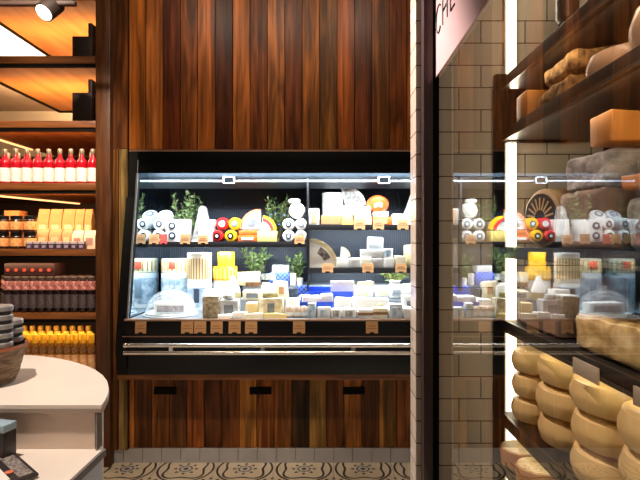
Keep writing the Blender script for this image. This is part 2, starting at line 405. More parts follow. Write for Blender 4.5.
pur = mat('purple_carton', (74, 54, 74), .6, var=.2, scale=40)
c0 = None
for i in range(8):
    D = 3.325; lab = f'small purple carton with pale top, {ORD[i]} from the dark jars'
    loc = (X(30 + 7.4*i, D), D, 1.41)
    if c0 is None:
        c0 = rootobj('small_carton', lab, 'box', loc, 0, 'small purple cartons on the third shelf')
        MB().box(-.022, .022, -.012, .012, 0, .05, bev=.001).build('carton', pur, c0)
        MB().box(-.022, .022, -.0125, .0125, .034, .051, bev=.001).build('carton_lid', mat('pale_lilac', (196, 176, 176), .6), c0)
        MB().box(-.012, .012, -.0145, -.012, .008, .026).build('emblem', mat('lilac_print', (160, 140, 160), .6), c0)
    else: dup(c0, loc, lab)
o = MB().box(-.055, .055, -.05, .05, 0, .27, bev=.004).build('kraft_carton', mat('orange_carton', (224, 134, 60), .65, var=.15, scale=10), loc=(X(16, 3.6), 3.6, 1.41)); tag(o, 'tall orange brown carton behind the stacked dark jars', 'box')
# ---- fourth shelf: dark sauce bottles with pink neck labels
dg = mat('dark_sauce', (26, 15, 16), .2, coat=.4); pk = mat('pink_neck', (226, 150, 140), .6, rgb2=(110, 50, 50), scale=70); gl_ = mat('grey_front', (92, 78, 82), .6, rgb2=(40, 30, 34), scale=80)
d0 = None
for row, D in ((0, 3.345), (1, 3.42), (2, 3.5)):
    for i in range(11):
        px = 91.5 - 8.3*i - row*1.6
        lab = f'dark bottle with pink neck label, {ORD[i]} from the timber upright, {["front", "middle", "back"][row]} row'
        loc = (X(px, D), D, .986)
        if d0 is None:
            d0 = rootobj('syrup_bottle', lab, 'bottle', loc, 0, 'dark bottles with pink neck labels')
            MB().lathe([(.024, 0), (.0265, .006), (.0265, .15), (.024, .165), (.023, .225), (.020, .23)], 16).build('body', dg, d0)
            MB().lathe([(.0269, .03), (.0269, .12)], 16, caps=False).build('front_label', gl_, d0)
            MB().lathe([(.0270, .150), (.0255, .165), (.0255, .208), (.0245, .21)], 16, caps=False).build('neck_label', pk, d0)
            MB().lathe([(.0245, .213), (.0245, .235), (.02, .238)], 16).build('cap', mat('dark_cap', (70, 50, 44), .5), d0)
        else: dup(d0, loc, lab)
t = rootobj('long_carton', 'long dark carton with red dots lying on the dark bottles', 'box', (X(36, 3.47), 3.47, 1.225))
MB().box(-.17, .17, -.08, .08, 0, .085, bev=.002).build('carton', mat('maroon_card', (58, 26, 22), .6, var=.2, scale=10), t)
for k in range(6): MB().lathe([(.012, -.0825), (.012, -.0805)], 14, (-.145+k*.056, 0, .04), 'Y').build('emblem', mat('red_dot', (206, 78, 66), .6), t)
# ---- fifth shelf: yellow bottles
yg = mat('oil_yellow', (120, 74, 22), .2, coat=.4); yl = mat('oil_label', (150, 96, 52), .6, rgb2=(60, 40, 26), scale=90); yl2 = mat('oil_label_low', (236, 186, 130), .6, rgb2=(190, 130, 84), scale=30)
y0 = None
for row, D in ((0, 3.35), (1, 3.45), (2, 3.68)):
    for i in range(9):
        px = 91.5 - 8.0*i - row*1.5
        lab = f'yellow bottle, {ORD[i]} from the timber upright, {["front", "middle", "back"][row]} row'
        loc = (X(px, D), D, .55)
        if y0 is None:
            y0 = rootobj('oil_bottle', lab, 'bottle', loc, 0, 'yellow bottles on the fifth shelf')
            MB().lathe([(.023, 0), (.025, .006), (.025, .20), (.018, .23), (.014, .25)], 16).build('body', yg, y0)
            MB().lathe([(.0254, .02), (.0254, .152)], 16, caps=False).build('front_label', yl2, y0)
            MB().lathe([(.0254, .168), (.0254, .198)], 16, caps=False).build('upper_label', yl, y0)
            MB().lathe([(.019, .228), (.0195, .28), (.016, .287)], 14).build('cap', mat('gold_cap', (206, 146, 28), .4), y0)
        else: dup(y0, loc, lab)

# ================================================================== COUNTER (stepped display plinth)
lam = mat('white_laminate', (240, 226, 212), .4, var=.05, scale=5)
front = mat('maple_front', (226, 204, 186), .5, var=.12, scale=2.5, stretch=(1, 1, 3))
gtrim = mat('grey_edge', (112, 104, 98), .5)
ct = rootobj('display_counter', 'white two-tier display counter with rounded end', 'counter', (0, 0, 0))
R = .66; cx, cy = -1.337, 1.51
OUT = [(-.677, 1.512), (-.688, 1.56), (-.706, 1.62), (-.734, 1.69), (-.772, 1.765), (-.823, 1.843), (-.886, 1.92), (-.960, 1.99), (-1.046, 2.055), (-1.14, 2.11), (-1.235, 2.15), (-1.337, 2.177), (-1.45, 2.19), (-1.6, 2.195)]
def halfdisc(r, y0=1.51):
    k = r-.66
    return [(-2.6, y0), (OUT[0][0]+k, y0)] + [(x+k*.9, y+k*.6) for x, y in OUT] + [(-2.6, 2.195+k)]
MB().prism(halfdisc(R, 1.508), .960, .97, 'Z').build('counter_top', lam, ct)
MB().prism(halfdisc(R+.002, 1.505), .948, .9598, 'Z').build('top_edge', mat('edge_band', (168, 150, 136), .5), ct)
MB().prism(halfdisc(R-.015, 1.52), 0, .948, 'Z').build('counter_body', front, ct)
MB().box(cx+R-.022, cx+R-.012, 1.512, 1.54, .835, .948).build('corner_strip', gtrim, ct)
MB().box(-2.6, -.677, .7, 1.519, .82, .8325).build('step_top', lam, ct)
MB().box(-.677, -.668, .7, 1.52, .812, .8335).build('step_edge', gtrim, ct)
MB().box(-2.6, -.675, .72, 1.51, 0, .82).build('step_body', mat('pale_grey_side', (196, 200, 204), .5), ct)
# basket of tins
bk = rootobj('wicker_basket', 'round woven basket holding stacked tins on the counter', 'basket', (-1.205, 1.74, .97))
wick = mat('wicker', (150, 122, 92), .7, rgb2=(84, 62, 44), scale=22, stretch=(1, 1, 5), bump=.5)
MB().lathe([(.105, 0), (.118, .03), (.140, .122), (.144, .130), (.136, .130), (.134, .088), (.0, .086)], 40).build('bowl', wick, bk)
MB().lathe([(.140, .122), (.147, .126), (.144, .135), (.136, .130)], 40, caps=False).build('rim', mat('rim_red', (150, 84, 50), .6), bk)
tb = mat('tin_side', (52, 48, 52), .35, .4, rgb2=(30, 26, 30), scale=60); tl = mat('tin_lid', (186, 182, 180), .35, .3, var=.3, scale=60)
t0 = None
bx_, by_ = -1.205, 1.74
for ci, (dx, dy, base, n, nm) in enumerate([(.082, -.032, .09, 6, 'front stack'), (.056, .068, .09, 4, 'outer stack'), (-.02, -.02, .09, 6, 'inner stack')]):
    for k in range(n):
        loc = (bx_+dx, by_+dy, .97+base+k*.031)
        lab = f'silver-lidded tin in the basket, {ORD[k]} from the bottom, {nm}'
        if t0 is None:
            t0 = rootobj('food_tin', lab, 'tin', loc, 0, 'tins stacked in the basket')
            MB().lathe([(.043, 0), (.044, .002), (.044, .02), (.043, .021)], 28).build('tin_body', tb, t0)
            MB().lathe([(.0445, .0125), (.0468, .014), (.047, .027), (.044, .0305)], 28).build('lid', tl, t0)
        else: dup(t0, loc, lab)
# front-left packs on the step
pb = rootobj('dark_carton', 'dark upright carton with pale blue top on the lower step', 'box', (X(2, 1.47)-.03, 1.455, .8335), math.radians(-14))
MB().box(-.08, .075, -.02, .025, 0, .105, bev=.003).build('carton', mat('dark_print', (34, 26, 26), .4, var=.3, scale=30), pb)
MB().box(-.081, .076, -.021, .026, .085, .107, bev=.002).build('carton_lid', mat('pale_blue', (150, 176, 190), .45), pb)
mg = rootobj('framed_leaflet', 'dark-framed leaflet with small print lying before the dark carton', 'leaflet', (X(9, 1.36), 1.36, .838), math.radians(-42))
MB().box(-.13, .09, -.11, .045, 0, .008, bev=.002).build('frame', mat('dark_frame', (48, 40, 40), .5), mg)
MB().box(-.10, .075, -.098, -.018, .008, .0095).build('page', mat('page_white', (240, 232, 224), .6), mg)
MB().box(-.12, .08, .0, .035, .008, .010).build('printed_band', mat('print_grey', (70, 62, 60), .6, rgb2=(170, 158, 150), scale=120), mg)
for u in (-.09, .03): MB().lathe([(.011, .010), (.011, .0112)], 16, (u, -.008, 0)).build('emblem', mat('coral_dot', (226, 120, 84), .6), mg)

# ================================================================== REFRIGERATED CASE
case = rootobj('refrigerated_case', 'long black open-front refrigerated case set in timber wall', 'refrigerator', (0, 0, 0))
cxl, cxr = X(128, 3.3), .95
prof = [(3.3, 2.066), (3.27, 1.75), (3.2, 1.4), (3.14, 1.05), (3.10, .8), (3.12, .625), (4.02, .625), (4.02, 2.066)]
IX = -1.236
MB().prism(prof, cxl, IX-.004, 'X').build('end_panel', black, case, smooth=False)
inner = [(3.345, 1.99), (3.315, 1.75), (3.245, 1.4), (3.185, 1.05), (3.16, .98), (3.95, .98), (3.95, 1.99)]
MB().prism(inner, IX-.004, IX, 'X').build('side_mirror', mat('polished_side', (190, 205, 215), .03, 1.), case, smooth=False)
MB().prism([(3.296, 2.0), (3.266, 1.75), (3.196, 1.4), (3.136, 1.05), (3.126, .97), (3.131, .97), (3.141, 1.05), (3.201, 1.4), (3.271, 1.75), (3.301, 2.0)], IX-.010, IX+.001, 'X').build('edge_trim', mat('pale_edge', (150, 156, 160), .3, .6), case, smooth=False)
MB().prism(prof, cxr, cxr+.06, 'X').build('end_panel', black, case, smooth=False)
MB().box(cxl, cxr, 3.3, 4.0, 1.958, 2.066, bev=.004).box(cxl, cxr, 3.3, 3.314, 1.914, 1.97).build('canopy', blacksat, case)
MB().box(cxl, cxr, 3.296, 3.302, 2.056, 2.068).build('canopy_trim', mat('thin_trim', (150, 110, 86), .4, .5), case)
MB().prism([(3.46, 1.958), (3.48, 1.915), (3.64, 1.845), (3.66, 1.86), (3.66, 1.958)], IX, cxr, 'X').build('lamp_housing', mat('grey_blue_metal', (38, 48, 58), .5, .3, var=.3, scale=30), case, smooth=False)
MB().tube((IX, 3.50, 1.884), (cxr, 3.50, 1.884), .007, 12).build('lamp_tube', mat('tube_white', (205, 220, 230), .3, .6), case)
for px in (229, 384):
    x = X(px, 3.47); k = rootobj('lamp_bracket', '', '', (x, 3.466, 1.887)); del k['label']; del k['category']; k.parent = case
    q = MB()
    for sx in (-1, 1): q.box(sx*.036-.004, sx*.036+.004, -.004, .004, -.024, .024).box(-.036, .036, -.004, .004, sx*.021-.003, sx*.021+.003)
    q.build('bracket_frame', mat('bracket_white', (190, 196, 200), .6, spec=.1), k)
    MB().box(-.033, .033, .002, .012, -.019, .019).build('bracket_plate', mat('bracket_dark', (10, 12, 16), .8, spec=.02), k)
bp = MB().box(IX-.003, cxr, 3.95, 3.99, .95, 1.94)
for i in range(128):
    xx = IX + .017*i + .01
    bp.box(xx, xx+.005, 3.944, 3.951, 1.0, 1.85)
bp.build('back_panel', mat('back_navy', (30, 42, 58), .5, .1), case, smooth=False)
# deck and stepped risers
deckm = mat('deck_steel', (112, 120, 128), .4, .3)
MB().box(IX, cxr, 3.12, 3.95, .955, .972).build('deck', deckm, case, smooth=False)
MB().prism([(3.95, .973), (3.95, 1.14), (3.62, 1.14), (3.60, 1.06), (3.38, 1.06), (3.36, .973)], X(240, 3.5), cxr, 'X').build('riser', deckm, case, smooth=False)
MB().box(IX-.02, cxr, 3.112, 3.13, .962, .975, bev=.002).build('deck_edge', mat('edge_brown', (150, 116, 92), .5), case)
MB().box(IX-.03, cxr, 3.116, 3.20, .86, .9618, bev=.002).build('ticket_rail', mat('ticket_black', (16, 14, 16), .35, spec=.2), case)
MB().box(IX-.03, cxr, 3.110, 3.12, .864, .869).build('rail_line', mat('line_brown', (140, 104, 82), .4, .4), case)
MB().box(cxl, cxr, 3.12, 4.0, .625, .95, bev=.004).build('lower_body', mat('body_black', (9, 13, 18), .3, spec=.25), case)
for z in (.822, .776):
    MB().tube((IX, 3.06, z), (cxr, 3.06, z), .0135, 14).build('bumper_rail', chrome, case)
for px in (172, 263, 353, 420):
    s_ = MB().tube((X(px, 3.08), 3.06, .80), (X(px, 3.08), 3.13, .80), .010, 10)
    s_.box(X(px, 3.08)-.012, X(px, 3.08)+.012, 3.057, 3.066, .782, .818)
    s_.build('rail_bracket', chrome, case)
# shelves inside
shm = mat('shelf_black', (24, 24, 27), .4)
def cshelf(x0, x1, zt):
    s = MB().box(x0, x1, 3.48, 3.95, zt-.018, zt, bev=.001).build('shelf', shm, case)
    MB().box(x0, x1, 3.468, 3.482, zt-.036, zt+.002, bev=.001).build('ticket_strip', shm, s)
    MB().box(x0+.02, x1-.02, 3.52, 3.54, zt-.028, zt-.0185).build('light_strip', mat('case_led', (235, 245, 255), .5, emit=6, ecol=(225, 240, 255)), s)
xm = X(308, 3.5)
ZL, ZU, ZR = 1.456, 1.576, 1.274
cshelf(IX+.002, xm-.006, ZL); cshelf(xm+.002, cxr-.01, ZU); cshelf(xm+.002, cxr-.01, ZR)
MB().box(xm-.008, xm+.004, 3.50, 3.95, 1.05, 1.93).build('divider', shm, case)

# ---- base cabinet under the case
bc = rootobj('base_cabinet', 'jarrah board base cabinet with three slot handles under the case', 'cabinet', (0, 0, 0))
MB().box(X(117, 3.2), .95, 3.2, 3.4, .57, .622, bev=.003).build('cabinet_top', plain_wood('rail_wood', (150, 92, 50)), bc)
low = [(166, 96, 50), (120, 66, 34), (150, 86, 44), (104, 60, 36), (156, 82, 40), (90, 48, 28), (124, 66, 34), (176, 110, 58), (146, 80, 40), (134, 76, 40), (70, 46, 32), (136, 96, 56), (112, 62, 34), (176, 104, 54), (100, 54, 30), (152, 98, 54), (128, 70, 38)]
lx0 = X(117, 3.3)
edges = [lx0 + i*pw*1.003 for i in range(20)]
groups = [(0, 6), (6, 11), (11, 19)]
for gi, (a, c) in enumerate(groups):
    d = planks('cabinet_door', 0, edges[a:c+1], 3.3, .093, .57, low[a:c] if a < 17 else low)
    d.parent = bc
    px = (165, 260.5, 354)[gi]
    MB().box(X(px-11, 3.29), X(px+11, 3.29), 3.288, 3.305, Z(394.5, 3.29), Z(387.5, 3.29), bev=.002).build('handle', blacksat, d)

# ================================================================== PRODUCTS IN THE CASE
def block(label, px0, px1, yt, yb, D, m, z=None, dep=.12, name='cheese_block', cat='cheese', patch=None, jit=.004, bev=.006, rz=0., grp=None, top=None):
    z0 = Z(yb, D) if z is None else z
    z1 = Z(yt, D); w = (px1-px0)/S(D); hh = max(z1-z0, .012)
    loc = (X((px0+px1)/2, D), D+dep/2, z0)
    if D < 3.45 and not rz and cat == 'cheese': rz = random.uniform(-.13, .13)
    bev = min(bev, hh*.3, w*.2)
    b = MB().box(-w/2, w/2, -dep/2, dep/2, 0, hh, bev=bev, jit=jit)
    if patch is None and top is None:
        return tag(b.build(name, m, None, loc, (0, 0, rz)), label, cat, grp)
    t = rootobj(name, label, cat, loc, rz, grp)
    b.build('body', m, t)
    if patch:
        pm, fw, fh = patch
        MB().box(-w*fw/2, w*fw/2, -dep/2-jit-.002, -dep/2+.004, hh*(.5-fh/2), hh*(.5+fh/2), bev=.001, seg=1).build('paper_label', pm, t)
    if top:
        MB().box(-w/2*.98, w/2*.98, -dep/2*.98, dep/2*.98, hh-.002+jit, hh+.006+jit, bev=.002).build('top_rind', top, t)
    return t
def roll(label, px, py, R, D, m, ring=navy, ln=.13, grp=None, cat='cheese', name='cheese_roll', z=None):
    t = rootobj(name, label, cat, (X(px, D), D, Z(py, D)-R if z is None else z), 0, grp)
    c = (0, 0, R)
    MB().lathe([(R*.3, -.004), (R*.86, 0), (R, R*.18), (R, ln-R*.18), (R*.86, ln), (R*.3, ln+.004)], 26, c, 'Y').build('body', m, t)
    d = MB().lathe([(R*.52, -.006), (R*.52, -.003)], 24, c, 'Y').build('round_label', ring, t)
    MB().lathe([(R*.26, -.0075), (R*.26, -.0055)], 18, c, 'Y').build('emblem', mat('emblem_pale', (214, 222, 228), .5), d)
    return t
def drum(label, px0, px1, yt, yb, D, m, band=None, lid=None, z=None, emblem=None, name='cheese_drum', cat='cheese', grp=None, stripes=None):
    z0 = Z(yb, D) if z is None else z
    R = (px1-px0)/S(D)/2; hh = Z(yt, D)-z0
    t = rootobj(name, label, cat, (X((px0+px1)/2, D), D+R, z0), 0, grp)
    MB().lathe([(R*.96, 0), (R, .005), (R, hh-.005), (R*.96, hh)], 32).build('body', m, t)
    if band: MB().lathe([(R*1.006, hh*.12), (R*1.006, hh*.86)], 32, caps=False).build('paper_band', band, t)
    if lid: MB().lathe([(R*1.015, hh*.93), (R*1.015, hh), (R*.97, hh+.006)], 32).build('lid', lid, t)
    if stripes:
        n, sm = stripes
        for k in range(n):
            a = math.radians(-160 + 140*k/(n-1)); q = MB().box(-.005, .005, -.002, .002, hh*.15, hh*.85)
            q.build('stripe', sm, t, (R*1.004*math.cos(a), R*1.004*math.sin(a), 0), (0, 0, a+math.pi/2))
    if emblem: MB().box(-R*.22, R*.22, -R*1.02-.003, -R*.96, hh*.3, hh*.82, bev=.003).build('emblem', emblem, t)
    return t
def wedge(label, cxp, cyp, rp, D, m, rind, a0=0, a1=90, th=.08, z=None, face=None, grp=None, band=.86, cat='cheese'):
    """pie slice standing on edge, its flat face to the front; (cxp, cyp) its corner in the picture frame of the shelf"""
    R = rp/S(D); z0 = Z(cyp, D) if z is None else z
    t = rootobj('cheese_wedge', label, cat, (X(cxp, D), D, z0), 0, grp)
    A = [math.radians(a0+(a1-a0)*i/14) for i in range(15)]
    MB().prism([(0, 0)]+[(R*band*math.cos(a), R*band*math.sin(a)) for a in A], 0, th).build('body', m, t)
    MB().prism([(R*band*math.cos(a), R*band*math.sin(a)) for a in A]+[(R*math.cos(a), R*math.sin(a)) for a in reversed(A)], -.001, th+.001).build('rind', rind, t)
    if face:
        fm, r0, r1, b0, b1 = face
        B = [math.radians(b0+(b1-b0)*i/10) for i in range(11)]
        MB().prism([(R*r0*math.cos(a), R*r0*math.sin(a)) for a in B]+[(R*r1*math.cos(a), R*r1*math.sin(a)) for a in reversed(B)], -.003, .001).build('paper_label', fm, t)
    return t
def herbs(label, px, yb, yt, wpx, D, m=leafm, n=130, z=None, flower=None, name='herb_bunch', seed=1):
    rnd = random.Random(seed)
    z0 = Z(yb, D) if z is None else z
    hh = Z(yt, D)-z0; w = wpx/S(D)
    t = rootobj(name, label, 'herb', (X(px, D), D, z0))
    st = MB(); lf = MB(); fl = MB()
    tips = []
    for k in range(12):
        a = rnd.uniform(0, 6.28); q = rnd.uniform(.25, 1)
        tip = Vector((math.cos(a)*w/2*q, math.sin(a)*.05*q, hh*rnd.uniform(.72, 1)))
        base = Vector((math.cos(a)*.012, math.sin(a)*.01, 0)); st.tube(base, tip, .0016, 5); tips.append((base, tip))
    for k in range(n):
        b_, tp = rnd.choice(tips); u = rnd.uniform(.3, 1.02); p = b_.lerp(tp, u)
        d = Vector((rnd.uniform(-1, 1), rnd.uniform(-1, .6), rnd.uniform(-.2, 1))).normalized(); ln = rnd.uniform(.026, .05)
        sd = d.cross(Vector((rnd.uniform(-1, 1), rnd.uniform(-1, 1), rnd.uniform(-1, 1)))).normalized()*ln*.2
        nn = d.cross(sd).normalized()*ln*.06
        vs = [lf.b.verts.new(p), lf.b.verts.new(p+d*ln*.5+sd+nn), lf.b.verts.new(p+d*ln), lf.b.verts.new(p+d*ln*.5-sd+nn)]
        lf.b.faces.new(vs)
    st.build('stems', stemm, t); lf.build('leaves', m, t, smooth=False)
    if flower:
        for k in range(12):
            b_, tp = rnd.choice(tips); p = b_.lerp(tp, rnd.uniform(.3, .7)); r_ = rnd.uniform(.006, .011)
            fl.lathe([(0, -r_), (r_*.8, -r_*.5), (r_, 0), (r_*.7, r_*.7), (0, r_)], 8, (p.x, p.y-.03, p.z)); fl.build('flower', flower, t); fl = MB()
    MB().tube((0, 0, 0), (0, 0, .03), .016, 12).build('tie', mat('twine', (170, 140, 90), .8), t)
    return t
card0 = None
def price_card(label, px, yt, yb, D, wpx=11, m=kraft):
    t = rootobj('price_card', label, 'price card', (X(px, D), D, Z(yb, D)), 0, 'price cards')
    w = wpx/S(D); hh = (yb-yt)/S(D)
    MB().box(-w/2, w/2, -.001, .001, 0, hh).build('card', m, t, (0, 0, 0), (math.radians(-6), 0, 0))
    MB().box(-w*.38, w*.38, -.0022, -.0008, hh*.38, hh*.46).box(-w*.3, w*.3, -.0022, -.0008, hh*.58, hh*.66).build('handwriting', mat('pencil', (150, 104, 66), .7), t, (0, 0, 0), (math.radians(-6), 0, 0))
    MB().box(-w*.2, w*.2, -.001, .014, -.004, .008).build('clip', black, t)
    return t

# --- upper shelf above the cloche (ZL)
D = 3.53
g = 'small white cheese rolls on the upper shelf'
roll('white cheese roll, lowest of three beside the mirror end', 158, 235.5, .044, D, white, grp=g, z=ZL)
roll('white cheese roll with blue label, middle of three at the mirror end', 159, 227, .044, D+.004, white, grp=g, z=ZL+.083)
roll('white cheese roll on top of the pair at the mirror end', 163, 216, .058, D+.1, white, greylab, ln=.06, grp=g, z=ZL+.165).rotation_euler = (math.radians(-48), 0, 0)
t = block('white upright box with two dark round labels beside the white rolls', 165.5, 179, 219, 242, D, white, ZL, .1)
t2 = rootobj('cheese_box', t['label'], 'cheese', t.location)
t.name = 'carton'; t.location = (0, 0, 0); t.parent = t2; del t['label']; del t['category']
for z in (.045, .115):
    e = MB().lathe([(.026, -.059), (.026, -.053)], 22, (0, 0, z), 'Y').build('round_label', navy, t2)
    MB().lathe([(.013, -.0605), (.013, -.0585)], 18, (0, 0, z), 'Y').build('emblem', mat('emblem_pale', (214, 222, 228)), e)
block('white block behind the olive sprigs on upper shelf', 178.5, 188, 219, 242, D+.05, white, ZL, .12)
herbs('leafy olive sprigs between white box and grey pyramid cheese', 187, 238, 195, 34, D+.16, leafm, 260, ZL, seed=3)
t = rootobj('pyramid_cheese', 'grey ash coated pyramid cheese behind a white block', 'cheese', (X(203, 3.66), 3.66, ZL))
MB().lathe([(.085, 0), (.082, .01), (.03, .245), (.018, .262), (0, .265)], 4).build('body', grey_ash, t, (0, 0, 0), (0, 0, .5))
MB().lathe([(.088, 0), (.088, .012)], 24).build('paper_mat', paper, t)
block('white block standing before the grey pyramid cheese', 198, 212.5, 219, 241.5, D, white, ZL, .11)
r1 = roll('red waxed roll beside the yellow roll, top tier', 222, 224.5, .044, D+.02, redwax, mat('lab_white', (238, 236, 232)), z=ZL+.086)
r2 = roll('yellow waxed roll beside the red roll, top tier', 234.5, 224.5, .044, D+.02, yellow, greylab, z=ZL+.086)
roll('dark red waxed roll with dark label, bottom tier', 217, 236.5, .0425, D, redwax, blacksat, z=ZL)
roll('yellow waxed roll with dark label under the yellow roll', 230.5, 236.5, .0425, D, yellow, blacksat, z=ZL)
block('orange cheese block with white label under the red-rind wedge', 237.5, 257, 235.5, 242, D, orange, ZL, .13, patch=(paper, .6, .4))
block('orange slab stacked on the labelled orange block', 239, 257, 230, 236, D+.004, orange, ZL+.045, .13)
wedge('large wedge with red rind standing on the orange slab', 259.5, 230.5, 20, D+.03, paper, mat('red_rind', (226, 84, 60), .5, rgb2=(240, 150, 110), scale=40), 90, 180, z=ZL+.092, face=(greylab, .3, .62, 105, 165))
block('pale yellow cheese block under the small yellow-rind wedge', 257.5, 276, 231, 242, D, mat('pale_yellow', (250, 222, 130), .5, var=.12, scale=14), ZL, .13)
wedge('small wedge with red stripe and yellow rind', 260.5, 230.5, 15.5, D+.03, paper, yellow, 5, 80, z=ZL+.081, face=(mat('red_stripe', (214, 60, 54), .5), .64, .84, 8, 78))
herbs('herb bunch with blue flowers behind the yellow-rind wedge', 277, 238, 196, 32, D+.2, leafm, 230, ZL, mat('blue_petal', (90, 110, 190), .5), seed=5)
for i, (px, py, zz, nm) in enumerate([(288.5, 236.5, 0, 'lower tier, beside the pale yellow block'), (301, 236.5, 0, 'lower tier, behind the kraft card'), (288.5, 225.5, .084, 'upper tier, nearer the herbs'), (301, 225, .084, 'upper tier, nearer the case divider')]):
    roll('white cheese roll, ' + nm, px, py, .042, D, white, greylab if i % 2 else navy, z=ZL+zz, grp='white rolls beside the divider')
roll('large white roll resting on four smaller labelled rolls', 297, 213, .058, D+.02, white, white, z=ZL+.166)
t = MB().lathe([(.03, 0), (.042, .004), (.042, .024), (.036, .028)], 24).build('cheese_disc', white, None, (X(294, D), D+.08, ZL+.282)); tag(t, 'small flat white cheese disc on the large white roll', 'cheese')
for px, nm, m_ in [(154, 'before the lowest white roll', kraft), (163.5, 'tinted red, before the two-label box', mat('red_card', (206, 66, 62), .6)), (185, 'before the olive sprigs', kraft), (203, 'before the white block by the pyramid', kraft), (299.5, 'before the white rolls at the divider', kraft)]:
    price_card('kraft price card ' + nm if m_ is kraft else 'red price card ' + nm, px, 234 if px < 200 else 235, 244, 3.462, 10 if px != 163.5 else 7, m_)

# --- upper shelf beyond the divider (ZU)
D = 3.55
block('beige-faced white cheese block at the divider, upper shelf', 309, 319.5, 208, 225, D, white, ZU, .12, patch=(mat('beige_face', (196, 150, 112), .6, var=.2), .5, .8))
t = block('wide kraft tray before the tall white drum', 321, 341, 215, 225, D, kraft, ZU, .1, name='kraft_tray', cat='tray', jit=0, patch=(mat('tray_front', (170, 112, 70), .7), .94, .8))
block('golden cheese block beside the kraft tray', 341.5, 353, 215, 225, D, mat('golden', (226, 178, 84), .5, var=.2, scale=10), ZU, .1)
drum('tall white cheese drum behind the kraft tray', 322, 343.5, 193, 225, D+.11, white, z=ZU, lid=white, band=paper)
block('small white block standing on the kraft tray', 326, 335.5, 206, 215, D+.005, white, ZU+.07, .08)
block('white wrapped block on the golden cheese block', 342.5, 354.5, 206, 215, D+.003, paper, ZU+.072, .09, patch=(cream, .5, .5))
block('orange veined cheese in clear wrap beside golden block', 354, 371.5, 215, 225, D, mat('veined', (214, 140, 70), .3, rgb2=(244, 228, 200), scale=36), ZU, .12)
block('white wrapped packet on the orange veined cheese', 354.5, 371, 206.5, 214.8, D+.005, paper, ZU+.073, .1)
block('tall plain riser block of white cheese behind the packets', 345, 363, 205, 225, D+.13, white, ZU, .1)
wedge('quarter wheel with grey centre and white border on a riser', 346, 204.6, 20, D+.14, white, white, 5, 105, z=ZU+.143, face=(grey_ash, .08, .84, 14, 98), th=.07)
block('white cheese slab under the round orange cheese', 373, 388.5, 212, 217, D+.02, white, ZU+.062, .13)
block('orange cheese slab with paper label, upper shelf', 373, 392, 216.5, 225, D, orange, ZU, .15, patch=(kraft, .5, .7))
t = rootobj('smoked_cheese', 'round orange smoked cheese with white print standing on slabs', 'cheese', (X(378.5, D), D+.03, ZU+.098))
MB().lathe([(.03, -.01), (.062, -.004), (.078, .02), (.078, .055), (.06, .08), (.02, .085)], 28, (0, 0, .0655), 'Y').build('body', mat('smoked', (176, 60, 16), .35, rgb2=(206, 96, 36), scale=14, coat=.4), t)
MB().prism([(-.03, .03), (.0, .045), (.028, .03), (.035, .07), (.01, .085), (-.012, .075), (-.03, .06)], -.0125, -.009).build('paper_label', mat('smoked_label', (240, 206, 176), .5, rgb2=(214, 110, 60), scale=50), t)
t.children[0].scale = (1.02, 1, .84); t.children[1].scale = (1, 1, .84)
block('white cheese block beside the orange slab, upper shelf', 392.5, 405, 214, 225, D, white, ZU, .12)
block('pale yellow cheese piece before the leaning white wedge', 405.5, 416, 219, 225, D-.01, cream, ZU, .08)
t = rootobj('cheese_wedge', 'tall white leaning wedge beside the tiled wall end', 'cheese', (X(409, D+.1), D+.12, ZU))
MB().prism([(-.055, 0), (.07, 0), (.07, .25), (.035, .25)], 0, .1).build('body', white, t)
MB().prism([(.07, 0), (.078, 0), (.078, .25), (.07, .25)], -.001, .101).build('rind', cream, t)
for px, nm in [(359.5, 'before the orange veined cheese'), (378.5, 'before the orange slab on the upper shelf'), (403, 'before the pale yellow cheese piece')]:
    price_card('kraft price card ' + nm, px, 219, 229.5, 3.462, 11)

# --- lower shelf beyond the divider (ZR)
wedge('large quarter wheel with cream rind and dark print on its face', 309.5, 267.5, 29, D, white, mat('cream_rind', (228, 208, 164), .6), 0, 90, z=ZR, face=(mat('dark_blotch', (76, 66, 66), .6, rgb2=(170, 158, 150), scale=30), .55, .8, 25, 62), th=.14)
block('white cheese block beside the large quarter wheel', 337, 348.5, 258, 267.5, D-.03, white, ZR, .1)
block('white cheese block under the small white wedge', 348.8, 362, 258, 267.5, D, paper, ZR, .1)
wedge('small white wedge standing on white blocks, lower shelf', 340.5, 257.5, 10, D+.03, white, cream, 0, 85, z=ZR+.075, th=.06)
block('white cheese block with creamy side under the tall stack', 360.5, 372, 257.5, 267.5, D-.02, white, ZR, .1, patch=(cream, .7, .6))
block('white cheese block at the middle card, lower shelf', 372.5, 383, 258, 267.5, D, paper, ZR, .1)
block('wide white slab, middle of the tall stack', 361, 384, 249.5, 257.3, D+.01, paper, ZR+.072, .12)
block('tall white block topping the stack on lower shelf', 368, 383, 237.5, 249.3, D+.02, mat('ice_white', (232, 240, 244), .5), ZR+.132, .09)
block('white cheese pair block beside the tall stack', 384, 394.5, 258, 267.5, D-.02, white, ZR, .1)
drum('small round white tub on a white block', 383.5, 393.5, 249.5, 257.8, D-.01, paper, band=bluewhite, lid=white, z=ZR+.073, name='cheese_tub')
block('cream cheese pack before the tall pale cheese', 395.5, 406, 256, 267.5, D-.02, cream, ZR, .09)
block('tall pale yellow cheese at the tiled wall end', 405.5, 416, 245, 267.5, D+.06, mat('straw', (238, 222, 170), .5, var=.1), ZR, .1)
for px, nm in [(327.5, 'before the large quarter wheel'), (368, 'before the tall stack on lower shelf'), (401, 'before the cream cheese pack')]:
    price_card('kraft price card ' + nm, px, 263.5, 272.5, 3.462, 11)

